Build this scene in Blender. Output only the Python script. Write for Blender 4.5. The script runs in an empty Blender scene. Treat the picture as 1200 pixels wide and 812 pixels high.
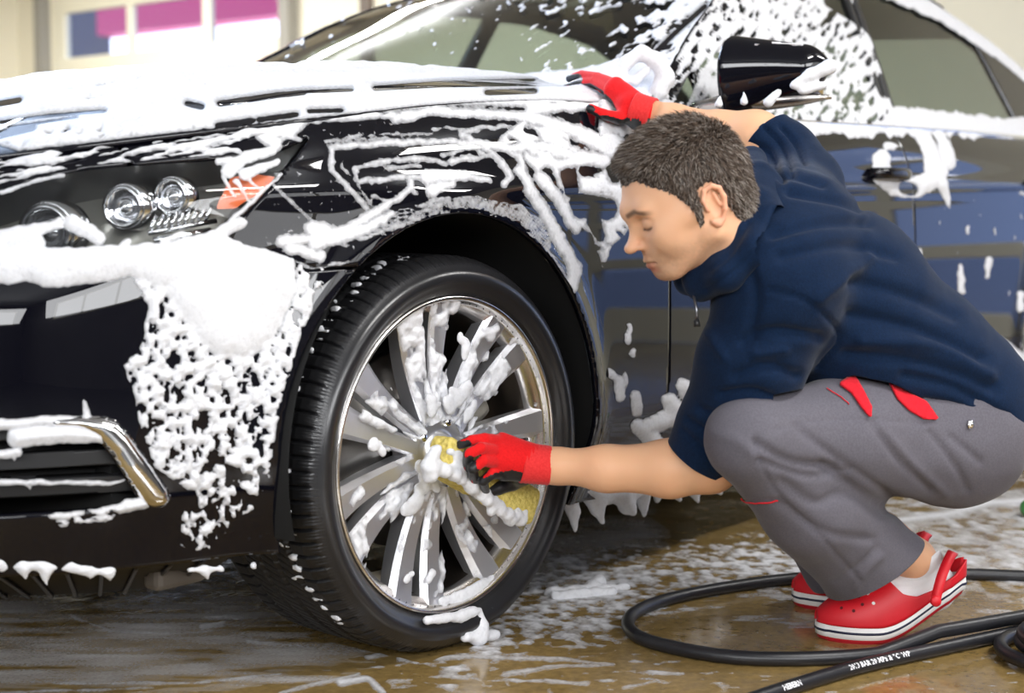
import bpy, bmesh, math, random
import numpy as np
from mathutils import Vector, Matrix

# ------------------------------------------------------------------ camera, world, lights, exposure
CAM = np.array([-2.005, -1.693, 0.756]); YAW, PITCH, FPX = 0.9077, 0.085, 1800.0
_cy, _sy, _cp, _sp = math.cos(YAW), math.sin(YAW), math.cos(PITCH), math.sin(PITCH)
CF = np.array([_sy*_cp, _cy*_cp, -_sp]); CR = np.array([_cy, -_sy, 0.0]); CU = np.cross(CR, CF)
HF = np.array([_sy, _cy, 0.0])                       # horizontal forward
scene = bpy.context.scene
COL = scene.collection
cam_data = bpy.data.cameras.new('camera'); cam_data.sensor_width = 36.0; cam_data.lens = FPX/1200*36
cam_data.clip_start = 0.05; cam_data.clip_end = 200
cam_data.dof.use_dof = True; cam_data.dof.focus_distance = 2.72; cam_data.dof.aperture_fstop = 3.2
cam = bpy.data.objects.new('camera', cam_data); COL.objects.link(cam)
cam.matrix_world = Matrix(((CR[0], CU[0], -CF[0], CAM[0]), (CR[1], CU[1], -CF[1], CAM[1]), (CR[2], CU[2], -CF[2], CAM[2]), (0, 0, 0, 1)))
scene.camera = cam
scene.view_settings.view_transform = 'Standard'; scene.view_settings.look = 'None'
scene.view_settings.gamma = 1.0; scene.view_settings.use_curve_mapping = False
scene.view_settings.exposure = 0.05
world = bpy.data.worlds.new('world'); scene.world = world; world.use_nodes = True
world.node_tree.nodes['Background'].inputs[0].default_value = (0.42, 0.56, 1.0, 1)
world.node_tree.nodes['Background'].inputs[1].default_value = 1.9

def area_light(name, loc, target, sx, sy, power, color=(1, 1, 1)):
    L = bpy.data.lights.new(name, 'AREA'); L.shape = 'RECTANGLE'; L.size = sx; L.size_y = sy
    L.energy = power; L.color = color
    o = bpy.data.objects.new(name, L); COL.objects.link(o); o.location = loc
    o.rotation_euler = (Vector(target)-Vector(loc)).to_track_quat('-Z', 'Y').to_euler()
    return o
# light of the ceiling luminaires (their housings are built further down): each shines down, plus a weak added uplight to brighten the ceiling
WARM, COOL = (1.0, .985, .965), (.60, .74, 1.0)
LAMPS = [(0.2, -2.3, 3.15, 75, WARM), (3.0, -2.3, 3.15, 65, WARM), (0.8, 3.0, 3.15, 140, COOL), (-1.4, 3.9, 3.15, 170, COOL), (3.8, 4.4, 3.15, 150, WARM), (3.8, 7.4, 3.15, 150, WARM)]  # last two added to brighten the back wall
for (lx, ly, lz, pw_, lc_) in LAMPS:
    area_light('ceiling_lamp_light', (lx, ly, lz-0.09), (lx, ly, 0), 1.5, 0.34, pw_, lc_)
    area_light('ceiling_fill_uplight', (lx, ly, lz+0.12), (lx, ly, 9), 1.5, 0.34, pw_*.3, lc_)

# added fill light from the two unseen walls behind the camera
area_light('camera_side_fill', (-6.9, -1.6, 2.45), (0, -.4, .7), 7.0, 1.3, 290, (.97, .98, 1.0))
area_light('camera_side_fill', (-1.0, -5.9, 2.45), (.4, 0, .6), 8.0, 1.3, 330, (.97, .98, 1.0))
# ------------------------------------------------------------------ helpers
rng = np.random.default_rng(7); random.seed(7)
def proj(P):
    d = np.asarray(P, float)-CAM; z = d@CF
    return 600+FPX*(d@CR)/z, 406-FPX*(d@CU)/z, z
def pix(x, y, depth):
    """point seen at pixel (x, y) at that distance along the optical axis"""
    return CAM + depth*(CF+(x-600)/FPX*CR-(y-406)/FPX*CU)
def pix_floor(x, y, z=0.0):
    d = CF+(x-600)/FPX*CR-(y-406)/FPX*CU
    return CAM + (z-CAM[2])/d[2]*d
def pix_x(x, y, X):
    d = CF+(x-600)/FPX*CR-(y-406)/FPX*CU
    return CAM + (X-CAM[0])/d[0]*d
def pix_y(x, y, Y):
    d = CF+(x-600)/FPX*CR-(y-406)/FPX*CU
    return CAM + (Y-CAM[1])/d[1]*d

def _h(ix, iy, iz, seed):
    n = (ix*374761393 + iy*668265263 + iz*2147483647 + seed*974634547) & 0x7fffffff
    n = ((n ^ (n >> 13))*1274126177) & 0x7fffffff
    n = ((n ^ (n >> 16))*668265263) & 0x7fffffff
    return (n & 0xffff)/65535.0
def vnoise(x, y, z=None, seed=0):
    x = np.asarray(x, float); y = np.asarray(y, float); z = np.zeros_like(x) if z is None else np.asarray(z, float)
    ix, iy, iz = np.floor(x).astype(np.int64), np.floor(y).astype(np.int64), np.floor(z).astype(np.int64)
    fx, fy, fz = x-ix, y-iy, z-iz
    fx, fy, fz = (f*f*(3-2*f) for f in (fx, fy, fz))
    def L(dz):
        a = _h(ix, iy, iz+dz, seed)*(1-fx)+_h(ix+1, iy, iz+dz, seed)*fx
        b = _h(ix, iy+1, iz+dz, seed)*(1-fx)+_h(ix+1, iy+1, iz+dz, seed)*fx
        return a*(1-fy)+b*fy
    return (L(0)*(1-fz)+L(1)*fz)*2-1
def fbm(x, y, z=None, seed=0, oct=3):
    s = 0; a = 1; t = 0
    for k in range(oct):
        s = s+a*vnoise(x*2**k, y*2**k, None if z is None else z*2**k, seed+k*17); t += a; a *= 0.5
    return s/t

def polyfield(px, py, poly):
    """signed distance in pixels to a closed outline, positive inside"""
    P = np.array(poly, float); d = np.full(px.shape, 1e9); ins = np.zeros(px.shape, bool)
    for (x0, y0), (x1, y1) in zip(P, np.roll(P, -1, 0)):
        ex, ey = x1-x0, y1-y0
        t = np.clip(((px-x0)*ex+(py-y0)*ey)/(ex*ex+ey*ey+1e-9), 0, 1)
        d = np.minimum(d, np.hypot(px-x0-t*ex, py-y0-t*ey))
        c = (y0 > py) != (y1 > py)
        ins ^= c & (px < (x1-x0)*(py-y0)/(y1-y0+1e-12)+x0)
    return np.where(ins, d, -d)
def strokefield(px, py, strokes, base=-99.0):
    """union of brush strokes; each (points, w0[, w1]): value = width - distance in pixels"""
    f = np.full(px.shape, base)
    for st in strokes:
        pts = st[0]; w0 = st[1]; w1 = st[2] if len(st) > 2 else w0
        n = len(pts)-1
        if n == 0: pts = [pts[0], (pts[0][0]+.01, pts[0][1])]; n = 1
        A = np.array(pts, float); W = max(w0, w1)+14
        m = (px > A[:, 0].min()-W) & (px < A[:, 0].max()+W) & (py > A[:, 1].min()-W) & (py < A[:, 1].max()+W)
        if not m.any(): continue
        X, Y = px[m], py[m]; g = f[m]
        for i in range(n):
            ex, ey = A[i+1]-A[i]
            t = np.clip(((X-A[i, 0])*ex+(Y-A[i, 1])*ey)/(ex*ex+ey*ey+1e-9), 0, 1)
            w = w0+(w1-w0)*(i+t)/n
            g = np.maximum(g, w-np.hypot(X-A[i, 0]-t*ex, Y-A[i, 1]-t*ey))
        f[m] = g
    return f
def curve(pts, n=60):
    """Catmull-Rom through the points"""
    P = np.array(pts, float); P = np.vstack([2*P[0]-P[1], P, 2*P[-1]-P[-2]]); out = []
    m = len(P)-3; T = np.linspace(0, m-1e-6, n)
    for t in T:
        i = int(t); u = t-i; a, b, c, d = P[i:i+4]
        out.append(.5*((2*b)+(c-a)*u+(2*a-5*b+4*c-d)*u*u+(3*b-a-3*c+d)*u**3))
    return np.array(out)
def smooth_interp(x, xs, ys, s=0.08):
    g = np.linspace(xs[0]-1, xs[-1]+1, 1400); v = np.interp(g, xs, ys)
    k = np.exp(-.5*(np.arange(-200, 201)*(g[1]-g[0])/s)**2); k /= k.sum()
    v = np.convolve(np.pad(v, 200, mode='edge'), k, 'valid')
    return np.interp(x, g, v)
sstep = lambda a, b, x: (lambda t: t*t*(3-2*t))(np.clip((x-a)/(b-a), 0, 1))

# ---- meshes
def make_mesh(name, verts, faces, smooth=True):
    me = bpy.data.meshes.new(name)
    me.from_pydata([tuple(v) for v in np.asarray(verts, float).tolist()], [], faces)
    me.update()
    if smooth: me.polygons.foreach_set('use_smooth', [True]*len(me.polygons))
    return me
def link(name, me, mat=None, parent=None, loc=None, rot=None):
    o = bpy.data.objects.new(name, me); COL.objects.link(o)
    if mat is not None and me is not None and len(me.materials) == 0:
        for m in (mat if isinstance(mat, (list, tuple)) else [mat]): me.materials.append(m)
    if parent is not None: o.parent = parent
    if loc is not None: o.location = loc
    if rot is not None: o.rotation_euler = rot
    return o
def obj(name, verts, faces, mat, parent=None, smooth=True):
    return link(name, make_mesh(name, verts, faces, smooth), mat, parent)
def tag(o, label=None, cat=None, group=None, kind=None):
    if label: o['label'] = label
    if cat: o['category'] = cat
    if group: o['group'] = group
    if kind: o['kind'] = kind
    return o
def empty(name, loc=(0, 0, 0)):
    o = bpy.data.objects.new(name, None); COL.objects.link(o); o.location = loc; o.empty_display_size = .1
    return o
def auto_smooth(o, ang=35):
    me = o.data; bm = bmesh.new(); bm.from_mesh(me)
    for e in bm.edges:
        e.smooth = not (len(e.link_faces) == 2 and e.calc_face_angle(0) > math.radians(ang))
    bm.to_mesh(me); bm.free(); return o

def grid_normals(P):
    du = np.gradient(P, axis=0); dv = np.gradient(P, axis=1); n = np.cross(du, dv)
    return n/(np.linalg.norm(n, axis=2, keepdims=True)+1e-12)
def grid_clip(P, f=None, h=None, flip=False):
    """mesh of the part of a grid of points where f>0, cut cleanly along f=0; h (0 at the cut) goes along as a per-vertex value"""
    N, M = P.shape[:2]
    if f is None: f = np.ones((N, M))
    V = P.reshape(-1, 3); fl = f.reshape(-1); idx = np.arange(N*M).reshape(N, M)
    quads = np.stack([idx[:-1, :-1], idx[1:, :-1], idx[1:, 1:], idx[:-1, 1:]], -1).reshape(-1, 4)
    pos = fl[quads] > 0; npos = pos.sum(1)
    full = quads[npos == 4]; mix = quads[(npos > 0) & (npos < 4)]
    remap = -np.ones(N*M, int); used = np.unique(np.concatenate([full.ravel(), mix.ravel()[fl[mix.ravel()] > 0]])) if len(full)+len(mix) else np.array([], int)
    remap[used] = np.arange(len(used)); verts = [V[used]]; hv = [None if h is None else h.reshape(-1)[used]]
    faces = remap[full].tolist(); extra = []; exh = []; cache = {}; base = len(used)
    for q in mix.tolist():
        poly = []
        for k in range(4):
            a, b = q[k], q[(k+1) & 3]; fa, fb = fl[a], fl[b]
            if fa > 0: poly.append(int(remap[a]))
            if (fa > 0) != (fb > 0):
                key = (a, b) if a < b else (b, a)
                j = cache.get(key)
                if j is None:
                    t = fa/(fa-fb); extra.append(V[a]+(V[b]-V[a])*t); j = base+len(extra)-1; cache[key] = j
                poly.append(j)
        if len(poly) >= 3: faces.append(poly)
    if extra: verts.append(np.array(extra))
    verts = np.vstack(verts) if len(verts) else np.zeros((0, 3))
    if flip: faces = [f_[::-1] for f_ in faces]
    if h is None: return verts, faces
    return verts, faces, np.concatenate([hv[0], np.zeros(len(extra))])
def mesh_clip(V, Q, f):
    """the part of a quad mesh where the per-vertex field f>0, cut cleanly"""
    V = np.asarray(V); pos = f[Q] > 0; n = pos.sum(1); faces = Q[n == 4].tolist(); extra = []; cache = {}; base = len(V)
    for q in Q[(n > 0) & (n < 4)].tolist():
        poly = []
        for k in range(4):
            a, b = q[k], q[(k+1) & 3]; fa, fb = f[a], f[b]
            if fa > 0: poly.append(a)
            if (fa > 0) != (fb > 0):
                key = (a, b) if a < b else (b, a); j = cache.get(key)
                if j is None: t = fa/(fa-fb); extra.append(V[a]+(V[b]-V[a])*t); j = base+len(extra)-1; cache[key] = j
                poly.append(j)
        if len(poly) > 2: faces.append(poly)
    VV = np.vstack([V, np.array(extra).reshape(-1, 3)]); used = np.unique(np.concatenate([np.array(p_) for p_ in faces])); mp = -np.ones(len(VV), int); mp[used] = np.arange(len(used))
    return VV[used], [[int(mp[i]) for i in p_] for p_ in faces]
def solidify(o, t, offset=-1):
    m = o.modifiers.new('thickness', 'SOLIDIFY'); m.thickness = t; m.offset = offset; m.use_rim = True; return o

def tube(path, r, seg=12, caps=True):
    P = np.array(path, float); n = len(P); r = np.broadcast_to(np.asarray(r, float), (n,))
    T = np.gradient(P, axis=0); T /= np.linalg.norm(T, axis=1, keepdims=True)+1e-12
    up = np.array([0, 0, 1.]) if abs(T[0, 2]) < .9 else np.array([1., 0, 0]); V = []; a = np.linspace(0, 2*np.pi, seg, endpoint=False)
    N = up-T[0]*(up@T[0]); N /= np.linalg.norm(N)
    for i in range(n):
        N = N-T[i]*(N@T[i]); N /= np.linalg.norm(N); B = np.cross(T[i], N)
        V.append(P[i]+r[i]*(np.cos(a)[:, None]*N+np.sin(a)[:, None]*B))
    V = np.vstack(V); Fc = []
    for i in range(n-1):
        for k in range(seg):
            k2 = (k+1) % seg; Fc.append((i*seg+k, i*seg+k2, (i+1)*seg+k2, (i+1)*seg+k))
    if caps: Fc.append(tuple(range(seg))[::-1]); Fc.append(tuple((n-1)*seg+k for k in range(seg)))
    return V, Fc
def box(x0, x1, y0, y1, z0, z1):
    V = [(x, y, z) for x in (x0, x1) for y in (y0, y1) for z in (z0, z1)]
    return V, [(0, 1, 3, 2), (4, 6, 7, 5), (0, 4, 5, 1), (2, 3, 7, 6), (0, 2, 6, 4), (1, 5, 7, 3)]
def join(*parts):
    V = []; Fc = []; n = 0
    for v, f in parts:
        V.append(np.asarray(v, float)); Fc += [tuple(i+n for i in q) for q in f]; n += len(v)
    return np.vstack(V), Fc
def bevel(o, w=0.004, seg=2, ang=30):
    m = o.modifiers.new('bevel', 'BEVEL'); m.width = w; m.segments = seg; m.limit_method = 'ANGLE'; m.angle_limit = math.radians(ang); return o
def lathe(prof, seg=64, axis='y', closed=False):
    """profile of (radius, offset along the axis)"""
    prof = np.array(prof, float); a = np.linspace(0, 2*np.pi, seg, endpoint=False); n = len(prof); V = []
    for (r, t) in prof:
        c, s = r*np.cos(a), r*np.sin(a); tt = np.full(seg, t)
        V.append(np.stack([c, tt, s], 1) if axis == 'y' else np.stack([c, s, tt], 1) if axis == 'z' else np.stack([tt, c, s], 1))
    V = np.vstack(V); Fc = []
    for i in range(n-1 if not closed else n):
        j = (i+1) % n
        for k in range(seg):
            k2 = (k+1) % seg; Fc.append((i*seg+k, j*seg+k, j*seg+k2, i*seg+k2))
    return V, Fc

# ---- implicit surfaces -> mesh
def nets(fun_field, lo, hi, h):
    """surface nets over a box; fun_field(X,Y,Z)->signed distance (negative inside)"""
    lo = np.array(lo, float); n = np.ceil((np.array(hi)-lo)/h).astype(int)+1
    ax = [lo[i]+h*np.arange(n[i]) for i in range(3)]
    G = fun_field(ax[0], ax[1], ax[2])
    return nets_from(G.astype(np.float32), lo, h)
def nets_from(G, lo, h):
    ins = G < 0; n = G.shape
    c = np.zeros((n[0]-1, n[1]-1, n[2]-1), np.int8)
    for dx in (0, 1):
        for dy in (0, 1):
            for dz in (0, 1):
                c += ins[dx:n[0]-1+dx, dy:n[1]-1+dy, dz:n[2]-1+dz]
    act = (c > 0) & (c < 8); ci = np.argwhere(act); idm = -np.ones(act.shape, np.int64); idm[act] = np.arange(len(ci))
    acc = np.zeros((len(ci), 3)); cnt = np.zeros(len(ci))
    corners = [(a, b, d) for a in (0, 1) for b in (0, 1) for d in (0, 1)]
    val = {k: G[ci[:, 0]+k[0], ci[:, 1]+k[1], ci[:, 2]+k[2]].astype(float) for k in corners}
    for a in corners:
        for axis in range(3):
            if a[axis] == 1: continue
            b = tuple(1 if i == axis else a[i] for i in range(3))
            va, vb = val[a], val[b]; m = (va < 0) != (vb < 0)
            t = np.where(m, va/(va-vb+1e-20), 0)
            p = np.repeat(np.array(a, float)[None], len(ci), 0); p[:, axis] = t
            acc[m] += p[m]; cnt[m] += 1
    V = np.asarray(lo)+h*(ci+acc/np.maximum(cnt, 1)[:, None]); Fc = []
    for axis in range(3):
        o1, o2 = [(1, 2), (2, 0), (0, 1)][axis]
        sl = [slice(None)]*3; sl2 = [slice(None)]*3
        sl[axis] = slice(0, n[axis]-1); sl2[axis] = slice(1, n[axis])
        A, B = ins[tuple(sl)], ins[tuple(sl2)]; e = np.argwhere(A != B)
        e = e[(e[:, o1] > 0) & (e[:, o2] > 0) & (e[:, o1] < n[o1]-1) & (e[:, o2] < n[o2]-1)]
        if not len(e): continue
        s = A[e[:, 0], e[:, 1], e[:, 2]]
        def cell(d1, d2):
            q = e.copy(); q[:, o1] += d1; q[:, o2] += d2
            return idm[q[:, 0], q[:, 1], q[:, 2]]
        Q = np.stack([cell(-1, -1), cell(0, -1), cell(0, 0), cell(-1, 0)], 1)
        Q[~s] = Q[~s][:, ::-1]; Fc.append(Q)
    return V, (np.vstack(Fc) if Fc else np.zeros((0, 4), int))
def mesh_normals(V, Q):
    n = np.cross(V[Q[:, 2]]-V[Q[:, 0]], V[Q[:, 3]]-V[Q[:, 1]]); N = np.zeros_like(V)
    for k in range(4): np.add.at(N, Q[:, k], n)
    return N/(np.linalg.norm(N, axis=1, keepdims=True)+1e-12)
def relax(V, Q, it=2, lam=.5):
    for _ in range(it):
        S = np.zeros_like(V); c = np.zeros(len(V))
        for k in range(4):
            for d in (1, 3):
                np.add.at(S, Q[:, k], V[Q[:, (k+d) % 4]]); np.add.at(c, Q[:, k], 1)
        V = V+lam*(S/c[:, None]-V)
    return V
class Blob:
    """field of rounded cones, ellipsoids and boxes blended with a smooth minimum, evaluated block by block"""
    def __init__(s, lo, hi, h):
        s.lo = np.array(lo, float); s.h = h; s.n = np.ceil((np.array(hi)-s.lo)/h).astype(int)+1
        s.G = np.full(tuple(s.n), .2, np.float32); s.idx = None
    def _blk(s, mn, mx, pad):
        a = np.clip(np.floor((np.array(mn)-pad-s.lo)/s.h).astype(int), 0, s.n); b = np.clip(np.ceil((np.array(mx)+pad-s.lo)/s.h).astype(int)+1, 0, s.n)
        ax = [s.lo[i]+s.h*np.arange(a[i], b[i]) for i in range(3)]
        return tuple(slice(a[i], b[i]) for i in range(3)), np.meshgrid(*ax, indexing='ij')
    def _mix(s, sl, d, k, sub):
        g = s.G[sl]; d = d.astype(np.float32)
        if sub:
            d = -d; hh = np.clip(.5-.5*(d-g)/k, 0, 1) if k > 0 else None
            s.G[sl] = np.maximum(g, d) if k <= 0 else -((-g)*(1-0)+0) if False else np.maximum(g, d)+ (np.maximum(k-np.abs(g-d), 0)**2)/(4*k)
        else:
            s.G[sl] = np.minimum(g, d) if k <= 0 else np.minimum(g, d)-(np.maximum(k-np.abs(g-d), 0)**2)/(4*k)
    def cone(s, a, b, ra, rb, k=.02, sub=False, squash=None):
        a = np.array(a, float); b = np.array(b, float); r = max(ra, rb); pad = r+k+.03
        sl, (X, Y, Z) = s._blk(np.minimum(a, b), np.maximum(a, b), pad)
        if X.size == 0: return s
        e = b-a; px, py, pz = X-a[0], Y-a[1], Z-a[2]
        t = np.clip((px*e[0]+py*e[1]+pz*e[2])/(e@e+1e-12), 0, 1)
        qx, qy, qz = px-t*e[0], py-t*e[1], pz-t*e[2]
        if squash is not None:      # flatten across a direction: (unit vector, factor)
            u, fq = squash; u = np.array(u, float); u /= np.linalg.norm(u); du = qx*u[0]+qy*u[1]+qz*u[2]
            qx, qy, qz = qx+u[0]*du*(fq-1), qy+u[1]*du*(fq-1), qz+u[2]*du*(fq-1)
        s._mix(sl, np.sqrt(qx*qx+qy*qy+qz*qz)-(ra+(rb-ra)*t), k, sub); return s
    def chain(s, pts, rs, k=.02, k0=None, **kw):
        for i in range(len(pts)-1): s.cone(pts[i], pts[i+1], rs[i], rs[i+1], (k0 if (i == 0 and k0 is not None) else k), **kw)
        return s
    def ell(s, c, rad, R=None, k=.02, sub=False):
        c = np.array(c, float); rad = np.array(rad, float); m = rad.max()+k+.03
        sl, (X, Y, Z) = s._blk(c, c, m)
        if X.size == 0: return s
        p = np.stack([X-c[0], Y-c[1], Z-c[2]], -1)
        if R is not None: p = p@np.asarray(R)      # columns of R are the local axes
        q = p/rad; k0 = np.sqrt((q*q).sum(-1)); k1 = np.sqrt(((q/rad)**2).sum(-1))+1e-9
        s._mix(sl, np.where(k0 < 1e-6, -rad.min(), k0*(k0-1)/k1), k, sub); return s
    def rbox(s, c, half, r, R=None, k=.0, sub=False):
        c = np.array(c, float); half = np.array(half, float); m = np.linalg.norm(half)+k+.02
        sl, (X, Y, Z) = s._blk(c, c, m)
        p = np.stack([X-c[0], Y-c[1], Z-c[2]], -1)
        if R is not None: p = p@np.asarray(R)
        q = np.abs(p)-(half-r); d = np.sqrt((np.maximum(q, 0)**2).sum(-1))+np.minimum(q.max(-1), 0)-r
        s._mix(sl, d, k, sub); return s
    def mesh(s, it=1):
        V, Q = nets_from(s.G, s.lo, s.h)
        if it: V = relax(V, Q, it)
        return V, Q

# ------------------------------------------------------------------ materials
MATS = {}
def mat(name, col=(.5, .5, .5), rough=.5, metal=0.0, coat=0.0, coat_rough=.03, spec=.5, bump=None, noise=None, sss=0.0, sheen=0.0, emit=None):
    """bump=(scale, strength, distance); noise=(scale, second colour, low, high)"""
    if name in MATS: return MATS[name]
    m = bpy.data.materials.new(name); m.use_nodes = True; nt = m.node_tree; b = nt.nodes['Principled BSDF']
    b.inputs['Base Color'].default_value = (*col, 1); b.inputs['Roughness'].default_value = rough
    b.inputs['Metallic'].default_value = metal; b.inputs['Coat Weight'].default_value = coat; b.inputs['Coat Roughness'].default_value = coat_rough
    b.inputs['Specular IOR Level'].default_value = spec
    if sss: b.inputs['Subsurface Weight'].default_value = sss; b.inputs['Subsurface Radius'].default_value = (.01, .004, .002); b.inputs['Subsurface Scale'].default_value = 1.0
    if sheen: b.inputs['Sheen Weight'].default_value = sheen; b.inputs['Sheen Roughness'].default_value = .4
    if emit: b.inputs['Emission Color'].default_value = (*emit[0], 1); b.inputs['Emission Strength'].default_value = emit[1]
    tc = nt.nodes.new('ShaderNodeTexCoord')
    if noise:
        n = nt.nodes.new('ShaderNodeTexNoise'); n.inputs['Scale'].default_value = noise[0]; n.inputs['Detail'].default_value = 5
        r = nt.nodes.new('ShaderNodeValToRGB'); r.color_ramp.elements[0].position = noise[2]; r.color_ramp.elements[1].position = noise[3]
        r.color_ramp.elements[0].color = (*col, 1); r.color_ramp.elements[1].color = (*noise[1], 1)
        nt.links.new(tc.outputs['Object'], n.inputs['Vector']); nt.links.new(n.outputs['Fac'], r.inputs['Fac']); nt.links.new(r.outputs['Color'], b.inputs['Base Color'])
    if bump:
        n = nt.nodes.new('ShaderNodeTexNoise'); n.inputs['Scale'].default_value = bump[0]; n.inputs['Detail'].default_value = 4
        bp = nt.nodes.new('ShaderNodeBump'); bp.inputs['Strength'].default_value = bump[1]; bp.inputs['Distance'].default_value = bump[2]
        nt.links.new(tc.outputs['Object'], n.inputs['Vector']); nt.links.new(n.outputs['Fac'], bp.inputs['Height']); nt.links.new(bp.outputs['Normal'], b.inputs['Normal'])
    MATS[name] = m; return m
def glass_mat(name, tint=(.75, .8, .78), gloss=1.0, rough=.02):
    if name in MATS: return MATS[name]
    m = bpy.data.materials.new(name); m.use_nodes = True; nt = m.node_tree; nt.nodes.clear()
    out = nt.nodes.new('ShaderNodeOutputMaterial'); mx = nt.nodes.new('ShaderNodeMixShader'); tr = nt.nodes.new('ShaderNodeBsdfTransparent'); gl = nt.nodes.new('ShaderNodeBsdfGlossy'); lw = nt.nodes.new('ShaderNodeLayerWeight'); pw = nt.nodes.new('ShaderNodeMath'); pw.operation = 'POWER'; pw.inputs[1].default_value = 4.0; fr = nt.nodes.new('ShaderNodeMath'); fr.operation = 'MULTIPLY_ADD'; fr.inputs[1].default_value = .93*gloss; fr.inputs[2].default_value = .05*gloss
    lw.inputs['Blend'].default_value = .5; nt.links.new(lw.outputs['Facing'], pw.inputs[0]); nt.links.new(pw.outputs[0], fr.inputs[0]); gl.inputs['Roughness'].default_value = rough; tr.inputs['Color'].default_value = (*tint, 1)
    nt.links.new(fr.outputs[0], mx.inputs[0]); nt.links.new(tr.outputs[0], mx.inputs[1]); nt.links.new(gl.outputs[0], mx.inputs[2]); nt.links.new(mx.outputs[0], out.inputs[0])
    MATS[name] = m; return m
def foam_mat():
    """white suds; the per-vertex attribute 'thick' says how dense the lather is: a thin film lets the surface below show"""
    m = bpy.data.materials.new('foam'); m.use_nodes = True; nt = m.node_tree; b = nt.nodes['Principled BSDF']
    b.inputs['Base Color'].default_value = (.765, .77, .80, 1); b.inputs['Roughness'].default_value = .55; b.inputs['Specular IOR Level'].default_value = .3
    b.inputs['Subsurface Weight'].default_value = .0
    at = nt.nodes.new('ShaderNodeAttribute'); at.attribute_name = 'thick'
    tc = nt.nodes.new('ShaderNodeTexCoord'); n = nt.nodes.new('ShaderNodeTexNoise'); n.inputs['Scale'].default_value = 160; n.inputs['Detail'].default_value = 5
    bp = nt.nodes.new('ShaderNodeBump'); bp.inputs['Strength'].default_value = .35; bp.inputs['Distance'].default_value = .003
    nt.links.new(tc.outputs['Object'], n.inputs['Vector']); nt.links.new(n.outputs['Fac'], bp.inputs['Height']); nt.links.new(bp.outputs['Normal'], b.inputs['Normal'])
    tr = nt.nodes.new('ShaderNodeBsdfTransparent'); mx = nt.nodes.new('ShaderNodeMixShader')
    mul = nt.nodes.new('ShaderNodeMath'); mul.operation = 'MULTIPLY_ADD'; mul.inputs[1].default_value = .5; mul.inputs[2].default_value = -.25
    add = nt.nodes.new('ShaderNodeMath'); add.operation = 'ADD'; add.use_clamp = True
    nt.links.new(n.outputs['Fac'], mul.inputs[0]); nt.links.new(mul.outputs[0], add.inputs[0]); nt.links.new(at.outputs['Fac'], add.inputs[1])
    out = nt.nodes['Material Output']
    nt.links.new(add.outputs[0], mx.inputs[0]); nt.links.new(tr.outputs[0], mx.inputs[1]); nt.links.new(b.outputs[0], mx.inputs[2]); nt.links.new(mx.outputs[0], out.inputs[0])
    return m
M_FOAM = foam_mat()
M_PAINT = mat('black_paint', (.004, .004, .007), .5, coat=1.0, coat_rough=.015, spec=.0)
M_BLACK = mat('black_plastic', (.012, .012, .013), .45)
M_DARK = mat('dark_liner', (.006, .006, .006), .8)
M_CHROME = mat('chrome', (.86, .86, .87), .08, 1.0)
M_GLASS = glass_mat('car_glass', (.50, .56, .53))
def add_thick(me, h, lo=.0, hi=.002):
    a = me.attributes.new('thick', 'FLOAT', 'POINT')
    a.data.foreach_set('value', np.clip(h, 0, 1).astype(np.float32))
def foam_on(P, N, f, parent, hmax=.012, soft=10.0, dens=6.0, thin=.0, label=None, name='foam', flip=False, hnoise=.3, film=0.35):
    """suds lying on a grid of surface points P with normals N where f>0 (f in pixels from the edge of the lather)"""
    hgt = hmax*(1-np.exp(-np.maximum(f, 0)/soft))
    hgt = hgt*(1+hnoise*fbm(P[..., 0]*38, P[..., 1]*38, P[..., 2]*38, seed=3))
    Q = P+N*(hgt[..., None]+.0006)
    th = np.clip(film+np.maximum(f, 0)/dens-thin, 0, 1)
    v, fc, hh = grid_clip(Q, f, th, flip)
    if not len(fc): return None
    hh[hh == 0] = film*.6
    me = make_mesh(name, v-np.array([0, .90, 0]), fc); add_thick(me, hh)          # the car stands at y = .90
    o = link(name, me, M_FOAM, parent); tag(o, label=label, kind='stuff'); return o
# ------------------------------------------------------------------ the car
car = empty('car'); tag(car, 'black sedan covered in white soap suds, seen from its front corner', 'car')
MID = 0.90                                             # the car's middle plane is y = MID; its near side faces -y
# plan outline of the shoulder line, front centre -> near side -> rear centre
_th = np.linspace(np.pi/2, 0, 160)
_fx = -.84*np.abs(np.sin(_th))**(2/2.3); _fw = .855*np.abs(np.cos(_th))**(2/3.2)
_rx = 3.2+1.02*np.abs(np.sin(_th[::-1]))**(2/2.5); _rw = .855*np.abs(np.cos(_th[::-1]))**(2/3.2)
_sx = np.linspace(.02, 3.18, 160)
_pl = np.stack([np.concatenate([_fx, _sx, _rx]), MID-np.concatenate([_fw, np.full(160, .855), _rw])], 1)
_al = np.concatenate([[0], np.cumsum(np.hypot(*np.diff(_pl, axis=0).T))]); PLEN = _al[-1]
_s = np.linspace(0, PLEN, 2400)
_px = np.interp(_s, _al, _pl[:, 0]); _py = np.interp(_s, _al, _pl[:, 1])
_k = np.exp(-.5*(np.arange(-60, 61)/22.)**2); _k /= _k.sum()
def _sm(v, sgn):     # smooth with mirrored ends so the outline stays symmetric
    e = np.concatenate([v[60:0:-1]*1, v, v[-2:-62:-1]]) if sgn > 0 else np.concatenate([2*v[0]-v[60:0:-1], v, 2*v[-1]-v[-2:-62:-1]])
    return np.convolve(e, _k, 'valid')
_px = _sm(_px, 1); _py = _sm(_py, -1)
_tx, _ty = np.gradient(_px), np.gradient(_py); _l = np.hypot(_tx, _ty); _nx, _ny = -_ty/_l, _tx/_l     # outward
if _ny[1200] > 0: _nx, _ny = -_nx, -_ny
def plan(u): return np.interp(u, _s, _px), np.interp(u, _s, _py), np.interp(u, _s, _nx), np.interp(u, _s, _ny)
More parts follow.
